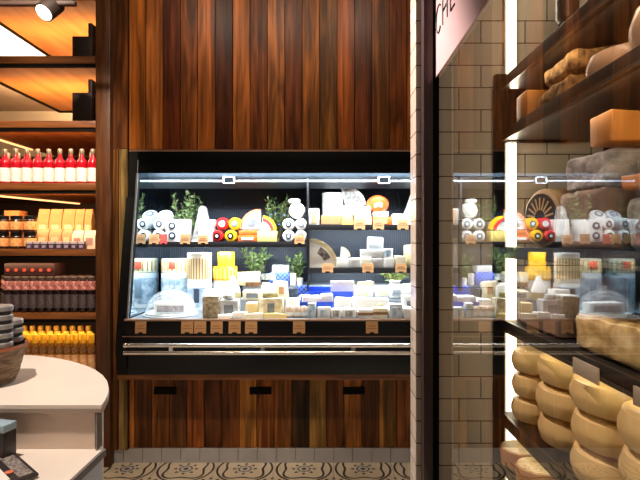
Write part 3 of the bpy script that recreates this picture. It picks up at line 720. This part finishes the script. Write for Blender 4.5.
# --- deck: cloche group near the mirror end
DZ, DZ2, DZ3 = .972, 1.06, 1.14
hz = glass_mat('cloche_glass', .06)
_nt = hz.node_tree; _o = _nt.nodes['Material Output']; _src = _o.inputs['Surface'].links[0].from_socket
_d = _nt.nodes.new('ShaderNodeBsdfDiffuse'); _d.inputs['Color'].default_value = (.9, .95, 1, 1)
_m = _nt.nodes.new('ShaderNodeMixShader'); _m.inputs['Fac'].default_value = .13
_nt.links.new(_src, _m.inputs[1]); _nt.links.new(_d.outputs[0], _m.inputs[2]); _nt.links.new(_m.outputs[0], _o.inputs['Surface'])
def cloche(label, px, D, R, h, z):
    t = rootobj('glass_cloche', label, 'cloche', (X(px, D), D, z))
    MB().lathe([(R*1.06, 0), (R*1.08, .006), (R*1.06, .011), (0, .011)], 40).build('base_plate', mat('pale_plate', (220, 228, 232), .3), t)
    pr = [(R*math.cos(a), .012+h*math.sin(a)**.9) for a in [i*math.pi/2/14 for i in range(15)]]; pr[-1] = (0.0, .012+h)
    MB().lathe(pr, 40, caps=False).build('dome', glassdome, t)
    MB().lathe([(R*.99, .011), (R*1.025, .013), (R*1.025, .02), (R*.99, .022)], 40, caps=False).build('dome_rim', mat('glass_rim', (214, 230, 238), .1, coat=.5), t)
    MB().lathe([(0, .012+h), (.012, .014+h), (.02, .026+h), (.012, .038+h), (0, .04+h)], 16).build('knob', glassdome, t)
    return t
cloche('glass cloche dome with a white cheese inside, on the deck', 171, 3.325, .163, .155, DZ)
block('white cut cheese with grey face under the glass cloche', 153, 186, 303.5, 314, 3.26, white, DZ+.0115, .13, patch=(mat('grey_face', (176, 160, 160), .6, rgb2=(120, 110, 116), scale=30), .8, .6))
D = 3.62
gold = mat('gold_stripe', (176, 140, 60), .5)
rede = mat('red_emblem', (206, 70, 46), .5)
drum('blue and white printed drum behind the cloche', 157, 187, 273.5, 299, D, mat('drum_white', (236, 242, 244), .45), band=bluewhite, z=DZ, emblem=mat('blue_emblem', (130, 150, 166), .5))
drum('cream drum with red emblem and gold stripes on the printed drum', 157.5, 186.5, 259, 273.2, D+.002, cream, z=Z(273.2, D), emblem=rede, stripes=(9, gold))
drum('blue grey printed drum under the tall cream drum', 184, 209, 284, 304, 3.5, mat('drum_white', (236, 242, 244)), band=mat('grey_blue_print', (176, 192, 206), .5, rgb2=(130, 150, 172), scale=24), z=DZ, emblem=navy)
drum('tall cream drum with gold stripes on the blue grey drum', 184.5, 208.5, 254, 284, 3.502, mat('drum_cream', (246, 240, 222), .5), z=Z(283.8, 3.5), stripes=(11, gold), lid=white)
drum('pale grey drum under the two yellow drums', 210.5, 235, 281, 300, 3.6, mat('drum_grey', (214, 216, 220), .5, var=.1), band=paper, z=DZ)
drum('wide yellow drum with pale stripes, lower of the yellow pair', 210.5, 235, 267, 281, 3.602, yellow, z=Z(280.8, 3.6), stripes=(8, mat('pale_stripe', (252, 226, 130), .5)))
drum('narrow yellow drum on top of the wide one', 216, 233, 253, 267, 3.62, yellow, z=Z(266.8, 3.62), lid=mat('yellow_lid', (252, 206, 60), .4))
herbs('green herb sprigs standing behind the cream wrapped cheeses', 257, 290, 247, 36, 3.78, leafm, 240, DZ3, seed=8)
herbs('green herb sprigs behind the blue checked box', 298, 285, 253, 26, 3.78, leafm, 200, DZ3, seed=9)
# front and middle pieces: rows of wrapped cheeses
D1, D2, D3_ = 3.16, 3.40, 3.63
check = None
def check_mat():
    m = bpy.data.materials.new('blue_check'); m.use_nodes = True; nt = m.node_tree; p = nt.nodes['Principled BSDF']
    tc = nt.nodes.new('ShaderNodeTexCoord'); ck = nt.nodes.new('ShaderNodeTexChecker'); ck.inputs['Scale'].default_value = 62
    ck.inputs['Color1'].default_value = srgb((30, 72, 200)) + (1,); ck.inputs['Color2'].default_value = srgb((120, 150, 230)) + (1,)
    nt.links.new(tc.outputs['Object'], ck.inputs['Vector']); nt.links.new(ck.outputs['Color'], p.inputs['Base Color']); return m
ckm = check_mat()
block('rustic brown-rind cheese cube at the front beside the cloche', 202.5, 218.5, 297.5, 318, D1, rustic, DZ, .11, top=white)
block('crumbly white cheese behind the rustic cube', 203, 219, 290, 304, D2-.02, white, DZ, .1)
t = rootobj('wrapped_bottle', 'white paper-wrapped bottle with pointed top before the pale drum', 'bottle', (X(232.5, D2), D2+.02, DZ))
MB().lathe([(.048, 0), (.052, .01), (.052, .12), (.048, .16), (.034, .20), (.018, .235), (.012, .25), (0, .253)], 12).build('paper_wrap', paper, t)
MB().lathe([(.054, .09), (.0545, .14)], 12, caps=False).build('paper_label', mat('olive_label', (176, 166, 120), .6), t)
block('silver foil wrapped cheese with grey label at deck front', 219.5, 238, 300.5, 318, D1+.02, mat('foil', (214, 220, 226), .3, .4, var=.2, scale=40, bump=.4), DZ, .1, patch=(greylab, .5, .5))
block('flat white packet lying before the foil-wrapped cheese', 217, 231, 314.5, 319, D1-.03, paper, DZ, .05, rz=.1)
block('flat white slab with tilted edge, beside the flat packet', 232, 246, 312.5, 319, D1-.01, white, DZ, .06, rz=-.25)
block('cream waxed-paper cheese standing tall before green herbs', 237, 259, 272.5, 298, D3_-.02, mat('wax_paper', (238, 222, 184), .5, rgb2=(216, 190, 140), scale=16), DZ3-.0, .1, patch=(white, .6, .35))
block('cream cheese box with a grey blue label, middle row', 243, 262.5, 291, 305, D2-.0, cream, DZ2, .11, patch=(mat('slate_label', (130, 142, 160), .5, var=.3, scale=60), .6, .5))
block('yellow cheese cut below the grey blue labelled box', 245, 257, 303, 316, D1+.08, mat('butter', (222, 196, 140), .5, var=.15), DZ, .08)
t = rootobj('cheese_wedge', 'cream flat wedge lying tilted at deck front', 'cheese', (X(254, D1), D1+.03, DZ), .5)
MB().prism([(-.07, -.02), (.08, -.045), (.08, .04)], 0, .03, 'Z').build('body', cream, t); MB().prism([(.08, -.046), (.088, -.046), (.088, .041), (.08, .041)], 0, .031, 'Z').build('rind', rustic, t)
t = rootobj('cheese_wedge', 'yellow flat wedge lying tilted beside the pale pink cheese', 'cheese', (X(277, D1), D1+.02, DZ), -.5)
MB().prism([(-.075, -.045), (-.075, .03), (.07, .0)], 0, .03, 'Z').build('body', mat('butter2', (242, 218, 150), .5), t); MB().prism([(-.083, -.046), (-.075, -.046), (-.075, .031), (-.083, .031)], 0, .031, 'Z').build('rind', rustic, t)
block('cream crumbly cheese with a grey paper label, front row', 259, 283, 298.5, 317, D1+.05, mat('crumbly', (232, 224, 200), .6, rgb2=(190, 172, 130), scale=26, bump=.3), DZ, .1, patch=(greylab, .3, .5))
block('white lumpy cheese row behind the crumbly cheese', 261, 276, 285, 299, D2+.0, white, DZ2, .12, jit=.012)
block('cream lumpy cheese before the blue checked box', 274, 287, 281, 297, D2+.03, cream, DZ2, .1, jit=.012, patch=(kraft, .4, .4))
block('blue checked box behind the lumpy cheeses', 269.5, 289, 273, 289, D3_, ckm, DZ3, .12, name='checked_box', cat='box', jit=0)
block('plain white block standing on the blue checked box', 272.5, 288, 265.5, 272.8, D3_+.01, white, Z(272.8, D3_), .1)
drum('small white tub beside the blue checked box', 289.5, 296, 274.5, 289, D3_-.0, white, lid=cream, z=DZ3, name='cheese_tub')
drum('second small white tub before the herbs', 297, 303, 279, 290, D3_-.0, white, lid=cream, z=DZ3, name='cheese_tub')
block('small blue checked packet before the herb sprigs', 297, 308.5, 286, 294, D3_-.06, ckm, DZ3-.08, .05, name='checked_box', cat='box', jit=0)
block('dark foil cheese packet before the small white tubs', 287, 297, 288, 300, D2+.06, mat('dark_foil', (74, 86, 104), .3, .5, var=.4, scale=50), DZ2, .08, jit=.01)
block('white cheese block with soft rind before the checked packet', 286, 299, 299, 308, D2-.13, white, DZ, .09, jit=.006)
block('white cut cheese at the edge of the blue tray', 299.5, 309, 296, 305, D2-.03, white, DZ2, .09)
for i, (px, nm) in enumerate([(289, 'nearest the yellow flat wedge'), (296.5, 'second from the yellow flat wedge'), (304, 'third from the yellow flat wedge')]):
    t = rootobj('goat_cheese', 'small round beige goat cheese, ' + nm, 'cheese', (X(px, D1+.04), D1+.06, DZ), i*.4, 'row of small beige goat cheeses')
    MB().lathe([(.018, 0), (.026, .006), (.028, .06), (.022, .072), (0, .075)], 18).build('body', mat('goat', (232, 214, 194), .7, rgb2=(196, 170, 148), scale=30), t)
    MB().lathe([(.0284, .012), (.0287, .036)], 18, caps=False).build('paper_collar', paper, t)
block('clear tub of white cheese beside the goat cheeses', 308, 316, 305, 318, D1, bluewhite, DZ, .08, name='cheese_tub', top=white)
# blue trays with white blocks
def tray(label, px0, px1, yt, yb, D, z, dep=.16):
    w = (px1-px0)/S(D); hh = Z(yt, D)-z
    t = rootobj('blue_tray', label, 'tray', (X((px0+px1)/2, D), D+dep/2, z))
    MB().box(-w/2, w/2, -dep/2, dep/2, 0, .006).build('tray_base', blue, t)
    MB().box(-w/2, w/2, -dep/2, -dep/2+.006, .006, hh).build('front_lip', blue, t)
    MB().box(-w/2, w/2, dep/2-.006, dep/2, .006, hh+.02).build('back_lip', blue, t)
    return t
tray('bright blue tray, rear one behind the white slabs', 306, 353, 291.5, 300, D2+.02, DZ2)
tray('bright blue tray, nearer one at the deck middle', 300, 334, 302, 309.5, 3.215, .985, .14)
block('large plain white block standing tall in the rear blue tray', 331, 354.5, 281.5, 292.5, D2+.09, white, DZ2+.007, .08)
block('white slab in the nearer blue tray', 302, 320, 296.5, 303, 3.235, white, .992, .1)
block('second white slab in the nearer blue tray', 320.5, 333, 295, 303.5, 3.235, white, .992, .1)
block('white slab pair before the rear blue tray', 334, 352, 299.5, 308, D2-.13, white, DZ, .12, jit=.007)
sq = mat('square_label', (110, 118, 112), .5, rgb2=(190, 196, 190), scale=60)
for i, (a, c, nm) in enumerate([(317.5, 330.5, 'with pale label, beside the clear tub'), (331.5, 342, 'with grey square label, middle of three'), (343, 356.5, 'with grey square label, beside the brown-banded packs')]):
    block('white boxed cheese ' + nm, a, c, 307.5 if i == 0 else 309, 319, D1, paper, DZ, .08, patch=(bluewhite if i == 0 else sq, .55, .6), jit=.001, grp='white boxed cheeses at the deck front')
# right end of the deck
block('wide white wrapped cheese with greenish print, rear row', 354, 374, 288, 300, D2+.06, paper, DZ2, .12, patch=(mat('green_print', (206, 212, 160), .5, rgb2=(240, 240, 226), scale=40), .5, .5), jit=.006)
block('wide white wrapped cheese with yellow print beside greenish one', 374.5, 391, 287, 300, D2+.06, paper, DZ2, .12, patch=(mat('yellow_print', (238, 222, 150), .5, rgb2=(246, 242, 226), scale=40), .4, .4), jit=.006)
block('plain white wrapped cheese in the middle row', 354, 371, 298.5, 309, D2-.13, white, DZ, .12, jit=.006)
block('white wrapped cheese with olive leaf print, middle row', 371.5, 389, 299, 310, D2-.13, paper, DZ, .12, patch=(mat('olive_print', (150, 146, 90), .5, rgb2=(230, 226, 200), scale=30), .4, .35), jit=.006)
block('white pack with brown band at the deck front', 357.5, 373, 309.5, 319, D1, paper, DZ, .08, patch=(mat('brown_band', (150, 108, 66), .6, var=.3), 1.0, .3), jit=.002)
block('cream pack with brown band beside the first banded pack', 373.5, 388, 308, 319, D1, cream, DZ, .08, patch=(mat('brown_band', (150, 108, 66)), 1.0, .25), jit=.002)
t = rootobj('cheese_sack', 'white drawstring sack with grey emblem, rear of the deck', 'cheese', (X(397, D2), D2+.1, DZ2))
MB().lathe([(.05, 0), (.062, .012), (.064, .05), (.05, .09), (.03, .11), (.042, .125), (0, .12)], 14).build('sack', paper, t)
MB().box(-.03, .03, -.068, -.058, .025, .07, bev=.003).build('emblem', mat('grey_print', (176, 184, 190), .5, var=.3, scale=60), t)
block('white boxed cheese with faint grey label at the tiled end', 389, 402.5, 304.5, 319, D1, mat('cool_white', (226, 234, 240), .5, var=.1, scale=40), DZ, .09, patch=(bluewhite, .6, .6), jit=.002)
block('stack end white cheese beside the tiled wall', 403, 414, 308.5, 319, D1, white, DZ, .1)
block('white cheese with dark blotch above the deck end', 403.5, 415, 296, 308, D2-.12, white, DZ, .1, patch=(greylab, .4, .5))
block('broad white cheese at the rear beside the sack', 404, 418, 285, 300, D2+.05, white, DZ2, .1)
herbs('yellow green herb sprigs lying behind the white sack', 395, 285, 270, 34, 3.74, leafy, 200, DZ3, seed=12)
# loose small pieces between the rows
def piece(label, px, py, D, z, r, h, m, shape='wedge', rz=0., tilt=0.):
    q = MB()
    if shape == 'wedge': q.prism([(-r, -r*.5), (r, -r*.7), (r*.9, r*.6)], 0, h, 'Z')
    elif shape == 'log': q.lathe([(h*.42, -r), (h*.5, -r*.9), (h*.5, r*.9), (h*.42, r)], 16, (0, 0, h*.5), 'X')
    else: q.lathe([(r*.9, 0), (r, h*.15), (r, h*.85), (r*.9, h)], 22)
    return tag(q.build('cheese_piece', m, None, (X(px, D), D, z), (tilt, 0, rz)), label, 'cheese')
olive = mat('olive_rind', (150, 140, 92), .7, rgb2=(96, 88, 56), scale=30, bump=.3)
brownr = mat('brown_crust', (146, 108, 70), .7, rgb2=(92, 66, 44), scale=30, bump=.3)
bluev = mat('blue_vein', (220, 222, 214), .5, rgb2=(96, 116, 130), scale=30)
piece('olive-crusted log cheese lying on the crumbly cheese tops', 270, 296, 3.27, 1.088, .05, .04, olive, 'log', .2)
piece('brown crusted wedge on the cream box in middle row', 252, 290, 3.42, 1.152, .05, .03, brownr, 'wedge', .4)
piece('blue veined wedge on the lumpy white row', 268, 284, 3.46, 1.195, .05, .04, bluev, 'wedge', -.3)
piece('blue veined round on the foil-wrapped cheese', 229, 299, 3.22, 1.092, .04, .028, bluev, 'round')
piece('brown crusted round on the white soft-rind block', 292, 298, 3.31, 1.032, .035, .03, brownr, 'round')
piece('olive-crusted log cheese lying on the white slab pair', 343, 297, 3.32, 1.035, .045, .036, olive, 'log', -.15)
piece('cream wedge lying on the greenish printed cheese', 364, 286, 3.50, 1.152, .06, .028, cream, 'wedge', .25)
# kraft price cards on the front ticket rail
for px, w_, nm in [(140.5, 11, 'nearest the mirror end of the deck rail'), (187, 12, 'under the cloche on the deck rail'), (200, 12, 'under the rustic cheese cube, left-side one'), (216.5, 12, 'below the foil-wrapped cheese'), (234.5, 12, 'below the tilted white slab'), (251, 12, 'below the cream flat wedge'), (299, 12, 'below the goat cheeses'), (372, 12, 'below the brown-banded packs')]:
    nm = nm.replace(', left-side one', '')
    price_card('large kraft price card ' + nm, px, 321.5, 333.5, 3.106, w_)

# ================================================================== GLASS CABINET (cheese room) CONTENTS
rack = rootobj('steel_cheese_rack', 'black steel shelf rack of cheeses behind the glass', 'rack', (0, 0, 0))
fx = .66; rails = mat('rail_steel', (96, 84, 72), .35, .7)
for x in (.632, 1.05):
    MB().box(x, x+.035, 1.845, 1.88, 0, Z(88, 1.86), bev=.002).build('upright', blacksat, rack)
MB().box(1.05, 1.085, .3, .335, 0, 2.6).build('upright', blacksat, rack)
def rshelf(z, th=.03, lip=.035):
    s = MB().box(fx+.004, 1.08, .35, 1.872, z-th, z).build('shelf', mat('rack_shelf', (30, 23, 19), .45, .3), rack)
    MB().box(fx-.006, fx+.004, .35, 1.872, z-lip, z+.006, bev=.001).build('edge_rail', mat('rail_dark', (40, 32, 28), .3, .6), s)
    MB().box(fx-.008, fx-.004, .35, 1.872, z-lip, z-lip+.010).build('rail_lip', rails, s)
for z in (2.06, 1.87, 1.44, 1.17, .825, .65): rshelf(z)
MB().box(.632, .90, 1.845, 1.8715, 2.02, 2.085).box(.632, .90, 1.845, 1.8715, 1.835, 1.868).box(.64, .86, 1.857, 1.87, 1.875, 2.028).build('end_plate', blacksat, rack)
led = rootobj('wall_light_strip', 'bright vertical light strip on tiled wall behind the glass', 'lamp', (.705, 1.885, .0))
MB().box(-.024, .024, .003, .013, 0, 2.9).build('housing', mat('led_alu', (190, 186, 176), .3, .8), led)
MB().box(-.016, .016, -.008, .004, .0, 2.9).build('diffuser', mat('led_glow', (255, 246, 222), .5, emit=6, ecol=(255, 242, 212)), led)
t = rootobj('spotlight_reflection', 'dark cylinder standing in for a spotlight reflection above the top cabinet shelf', 'lamp', (X(567, 1.7), 1.7, Z(24, 1.7)))  # solid stand-in for a shop spotlight's reflection in the glass
MB().lathe([(.0, .006), (.028, .0), (.038, .012), (.038, .16), (.03, .17)], 24).build('lamp_body', mat('spot_dark', (50, 46, 40), .3, .4), t)
MB().tube((0, 0, .165), (0, 0, 1.2), .008, 8).build('stem', black, t)
rb = mat('brown_rind', (190, 140, 80), .8, rgb2=(104, 68, 32), scale=42, bump=.9)
pinkw = mat('pink_wax', (214, 164, 130), .35, var=.08, scale=8, coat=.3)
greyr = mat('grey_stone_rind', (158, 146, 138), .8, rgb2=(112, 104, 98), scale=34, bump=.9)
taupe = mat('taupe_rind', (132, 106, 90), .75, rgb2=(106, 84, 70), scale=10, bump=.3)
ochre = mat('ochre_cheese', (204, 128, 50), .5, var=.25, scale=10)
def lump(name, label, x0, x1, y0, y1, z0, z1, m, jit=.012, bev=.018, cut=None, rz=0., cat='cheese', grp=None):
    loc = ((x0+x1)/2, (y0+y1)/2, z0); w, d, hh = x1-x0, y1-y0, z1-z0
    t = rootobj(name, label, cat, loc, rz, grp)
    q = MB().box(-w/2, w/2, -d/2, d/2, 0, hh, bev=bev, seg=3, jit=jit)
    if jit > .005:
        bmesh.ops.subdivide_edges(q.b, edges=[e for e in q.b.edges if e.calc_length() > .03], cuts=5, use_grid_fill=True)
        seed = Vector((random.random()*9, random.random()*9, random.random()*9))
        for v in q.b.verts:
            n3 = mnoise.noise_vector(v.co*16+seed); n4 = mnoise.noise_vector(v.co*45+seed)
            dv = n3*.011 + n4*.004
            if v.co.z < .012: dv.z = 0
            v.co += dv
    q.build('body', m, t)
    if cut: MB().box(-w/2*.86, w/2*.86, -d/2-.004-jit, -d/2+.01, hh*.08, hh*.92, bev=.004).build('cut_face', cut, t)
    return t
def wheel(label, c, R, h, m, grp=None, name='cheese_round'):
    k = h*.5
    pr = [(R*.5, 0), (R-k*.55, .002), (R-k*.2, h*.12), (R, h*.42), (R, h*.58), (R-k*.2, h*.88), (R-k*.55, h-.002), (R*.5, h), (0, h)]
    o = MB().lathe(pr, 40).build(name, m, None, c)
    return tag(o, label, 'cheese', grp)
# between the two upper shelves
lump('cheese_half', 'ochre cheese piece in the dark box at the rack end', .69, .80, 1.70, 1.80, 1.872, 1.985, ochre, .003, .006)
lump('rustic_cheese', 'brown rustic cheese, lower of two under the top shelf', .70, .95, 1.43, 1.67, 1.872, 1.955, rb, .008)
lump('rustic_cheese', 'brown rustic cheese, upper of two under the top shelf', .71, .94, 1.41, 1.61, 1.957, 2.02, rb, .007)
wheel('smooth pink waxed wheel beside the brown rustic cheeses', (.785, 1.285, 1.872), .10, .085, pinkw)
wheel('smooth pink waxed wheel nearest the camera, high on the rack', (.775, 1.08, 1.872), .10, .125, pinkw)
# on the eye-level shelf
barrel = rootobj('cheese_barrel', 'dark upright wheel with pale sunburst markings behind the glass', 'cheese', (X(557, 1.74), 1.74, 1.442))
MB().lathe([(.10, 0), (.122, .008), (.128, .04), (.128, .09), (.118, .098)], 36, (0, 0, .128), 'Y').build('body', mat('barrel_rim', (150, 120, 80), .6, var=.2, scale=12), barrel)
MB().lathe([(.105, -.002), (.105, .002)], 36, (0, 0, .128), 'Y').build('dark_face', mat('barrel_dark', (44, 30, 22), .6), barrel)
for k in range(9):
    a = math.radians(20*k+10)
    MB().box(-.004, .004, -.004, -.001, .035, .088).build('sun_ray', mat('ray_tan', (170, 140, 96), .6), barrel, (0, 0, .128), (0, -a+math.pi/2, 0)); barrel.rotation_euler = (0, 0, math.radians(-78)); barrel.scale = (.8, .8, .8); barrel.location = (.735, 1.70, 1.442)
lump('stone_cheese', 'grey rock-like cheese block, lower one beside the sunburst wheel', .70, .92, 1.24, 1.48, 1.442, 1.60, taupe, .008, cut=None)
lump('stone_cheese', 'grey rock-like cheese block under the ochre cheese', .70, .94, 1.22, 1.44, 1.604, 1.70, greyr, .014)
lump('ochre_block', 'ochre cheese block on top of the grey rock-like cheese', .70, .82, 1.22, 1.32, 1.714, 1.79, ochre, .004, .006)
lump('stone_cheese', 'grey cheese with ochre crust nearest the camera', .71, .95, .97, 1.19, 1.442, 1.57, greyr, .012)
lump('stone_cheese', 'ochre crusted slab on the nearest grey cheese', .71, .95, .97, 1.19, 1.588, 1.63, ochre, .008, .01)
# shelf below: paper-wrapped blocks
lump('wrapped_cheese', 'tall tan boxed cheese standing at the back of the rack', .70, .92, 1.50, 1.80, 1.172, 1.36, taupe, .004, .01)
wrap = mat('clear_wrap', (150, 118, 66), .2, rgb2=(200, 170, 112), scale=18, bump=.8, coat=.6)
lump('wrapped_cheese', 'large plastic wrapped cheese behind the glass, shining wrap', .70, .96, 1.08, 1.40, 1.172, 1.27, wrap, .012)
lump('wrapped_cheese', 'large plastic wrapped cheese nearest the camera', .70, .96, .72, 1.04, 1.172, 1.27, wrap, .012)
for (yc, nm) in ((1.24, 'below the shining wrapped cheese'), (.985, 'nearest the camera')):
    t = MB().box(fx-.014, fx-.0085, yc-.06, yc+.06, 1.125, 1.165, bev=.001).build('shelf_label', mat('label_plate', (184, 164, 140), .4, .2))
    tag(t, 'grey blank label plate clipped on rack shelf edge, ' + nm, 'label')
# stacks of big cream wheels
whm = mat('cream_wheel', (236, 204, 142), .4, rgb2=(218, 180, 116), scale=7, coat=.3)
for si, (x, y, R, n, h, nm) in enumerate([(.748, 1.775, .082, 3, .085, 'small stack at the tiled wall'), (.80, 1.565, .125, 3, .093, 'second stack from the tiled wall'), (.785, 1.315, .125, 3, .093, 'third stack from the tiled wall'), (.765, 1.06, .122, 3, .093, 'nearest stack')]):
    for k in range(n):
        wheel(f'cream waxed cheese wheel, {["bottom", "middle", "top"][k]} of the {nm}', (x+random.uniform(-.006, .006), y, .827+k*(h+.001)), R, h, whm, 'stacked cream wheels')
# halved cheeses on the lowest shelf
cutm = mat('cut_paste', (236, 214, 170), .5, rgb2=(214, 180, 120), scale=26)
for i, (px, py, D) in enumerate([(513, 449, 1.80), (527, 468, 1.66)]):
    t = rootobj('halved_cheese', ['halved cheese with pale cut top, by the tiled wall', 'halved cheese with pale cut top, before the other half'][i], 'cheese', ((.70, .702)[i], (1.79, 1.645)[i], .657), .2)
    MB().lathe([(.05, 0), (.066, .012), (.070, .06), (.068, .066)], 30).build('rind', mat('tan_rind', (196, 132, 80), .6, var=.2, scale=20), t)
    MB().lathe([(.064, .0665), (.062, .07)], 30).build('cut_face', cutm, t)

# ================================================================== LIGHTS
def area(name, loc, size, energy, col=(1, 1, 1), target=None, sy=None, rot=None, spread=None):
    l = bpy.data.lights.new(name, 'AREA'); l.energy = energy; l.color = col; l.size = size
    if sy: l.shape = 'RECTANGLE'; l.size_y = sy
    if spread: l.spread = math.radians(spread)
    o = bpy.data.objects.new(name, l); C.objects.link(o); o.location = loc
    if target: o.rotation_euler = (Vector(target)-Vector(loc)).to_track_quat('-Z', 'Y').to_euler()
    if rot: o.rotation_euler = rot
    return o
def spot(name, loc, target, energy, col, ang=50, blend=.7, r=.04):
    l = bpy.data.lights.new(name, 'SPOT'); l.energy = energy; l.color = col; l.spot_size = math.radians(ang); l.spot_blend = blend; l.shadow_soft_size = r
    o = bpy.data.objects.new(name, l); C.objects.link(o); o.location = loc
    o.rotation_euler = (Vector(target)-Vector(loc)).to_track_quat('-Z', 'Y').to_euler(); return o
cool = (.88, .95, 1.0); warm = (1.0, .84, .66); amber = (1.0, .72, .42)
cw = cxr-IX
area('case_light', ((IX+cxr)/2, 3.42, 1.947), cw-.1, 44, cool, ((IX+cxr)/2, 3.55, 1.2), .05)
area('case_light_front', ((IX+cxr)/2, 3.34, 1.947), cw-.1, 24, cool, ((IX+cxr)/2, 3.36, .9), .03)
area('case_shelf_light', ((IX+xm)/2, 3.56, 1.42), xm-IX-.06, 13, cool, ((IX+xm)/2, 3.68, 1.0), .04)
area('case_shelf_light', ((xm+cxr)/2, 3.56, 1.538), cxr-xm-.06, 8, cool, ((xm+cxr)/2, 3.75, 1.3), .04)
area('case_shelf_light', ((xm+cxr)/2, 3.56, 1.236), cxr-xm-.06, 10, cool, ((xm+cxr)/2, 3.68, 1.0), .04)
for x in (-.95, -.35, .25):
    spot('wall_washer', (x, 2.2, 3.4), (x, 3.3, 2.5), 34, warm, 90)
for x in (-.9, -.2): spot('cabinet_spot', (x, 1.7, 3.35), (x, 3.3, .3), 110, warm, 36)
spot('counter_spot', (-1.1, 1.0, 3.3), (-1.05, 1.5, .95), 270, (1.0, .86, .74), 42)
spot('column_fill_spot', (-.6, 2.05, 3.3), (.36, 1.95, 1.6), 430, (1.0, .84, .81), 50)  # unseen spot added to brighten the column's side face, clear of the tile front
spot('shelf_fill_spot', (-1.3, 1.7, 3.3), (-2.1, 3.3, 1.7), 400, (1, .82, .62), 50)  # added fill with no visible fixture, lifts the bottle labels
for zz in (3.03, 2.60): area('soffit_light', (-2.0, 3.75, zz-.25), .9, 7, amber, (-2.0, 3.9, zz), .2)
area('far_room_light', (-2.0, 4.55, 2.9), 1.0, 9, (1, .8, .55), (-2.0, 4.9, 2.5), .3)
for zz, e in ((2.19, 5), (1.775, 6), (1.355, 3.), (.935, 4.)): area('shelf_light', (-2.0, 3.36, zz), 1.0, e, amber, (-2.0, 3.5, zz-.4), .04)
area('cabinet_led', (.70, 1.86, 1.75), .03, 4, (1, .88, .66), (.75, 1.0, 1.7), 1.6)
for zz, e in ((2.6, 4), (2.020, 1.2), (1.831, 1.6), (1.401, .7), (1.131, .8), (.788, 1.0)):
    area('rack_fill', (.675, 1.15, zz), 1.3, e, (1, .86, .62), (.875, 1.15, zz-.12), .02)  # unseen strips added under the shelves to light the cheese fronts
area('cabinet_near_fill', (.50, .62, 1.8), .06, 5, (1, .86, .66), (.80, 1.3, 1.7), 1.6)  # added fill at the near end, turned away from camera, lights the rack
w = bpy.data.worlds.new('shop_ambient'); bpy.context.scene.world = w; w.use_nodes = True
w.node_tree.nodes['Background'].inputs['Color'].default_value = (.9, .62, .45, 1); w.node_tree.nodes['Background'].inputs['Strength'].default_value = .05

# ================================================================== CAMERA
cam = bpy.data.cameras.new('camera'); co = bpy.data.objects.new('camera', cam); C.objects.link(co)
cam.sensor_width = 36; cam.lens = 36*F/640; cam.shift_x = -(CX-320)/640; cam.clip_start = .02
co.location = (0, 0, H); co.rotation_euler = (math.pi/2, 0, 0)
sc = bpy.context.scene; sc.camera = co
sc.view_settings.view_transform = 'Standard'; sc.view_settings.look = 'None'; sc.view_settings.exposure = 0
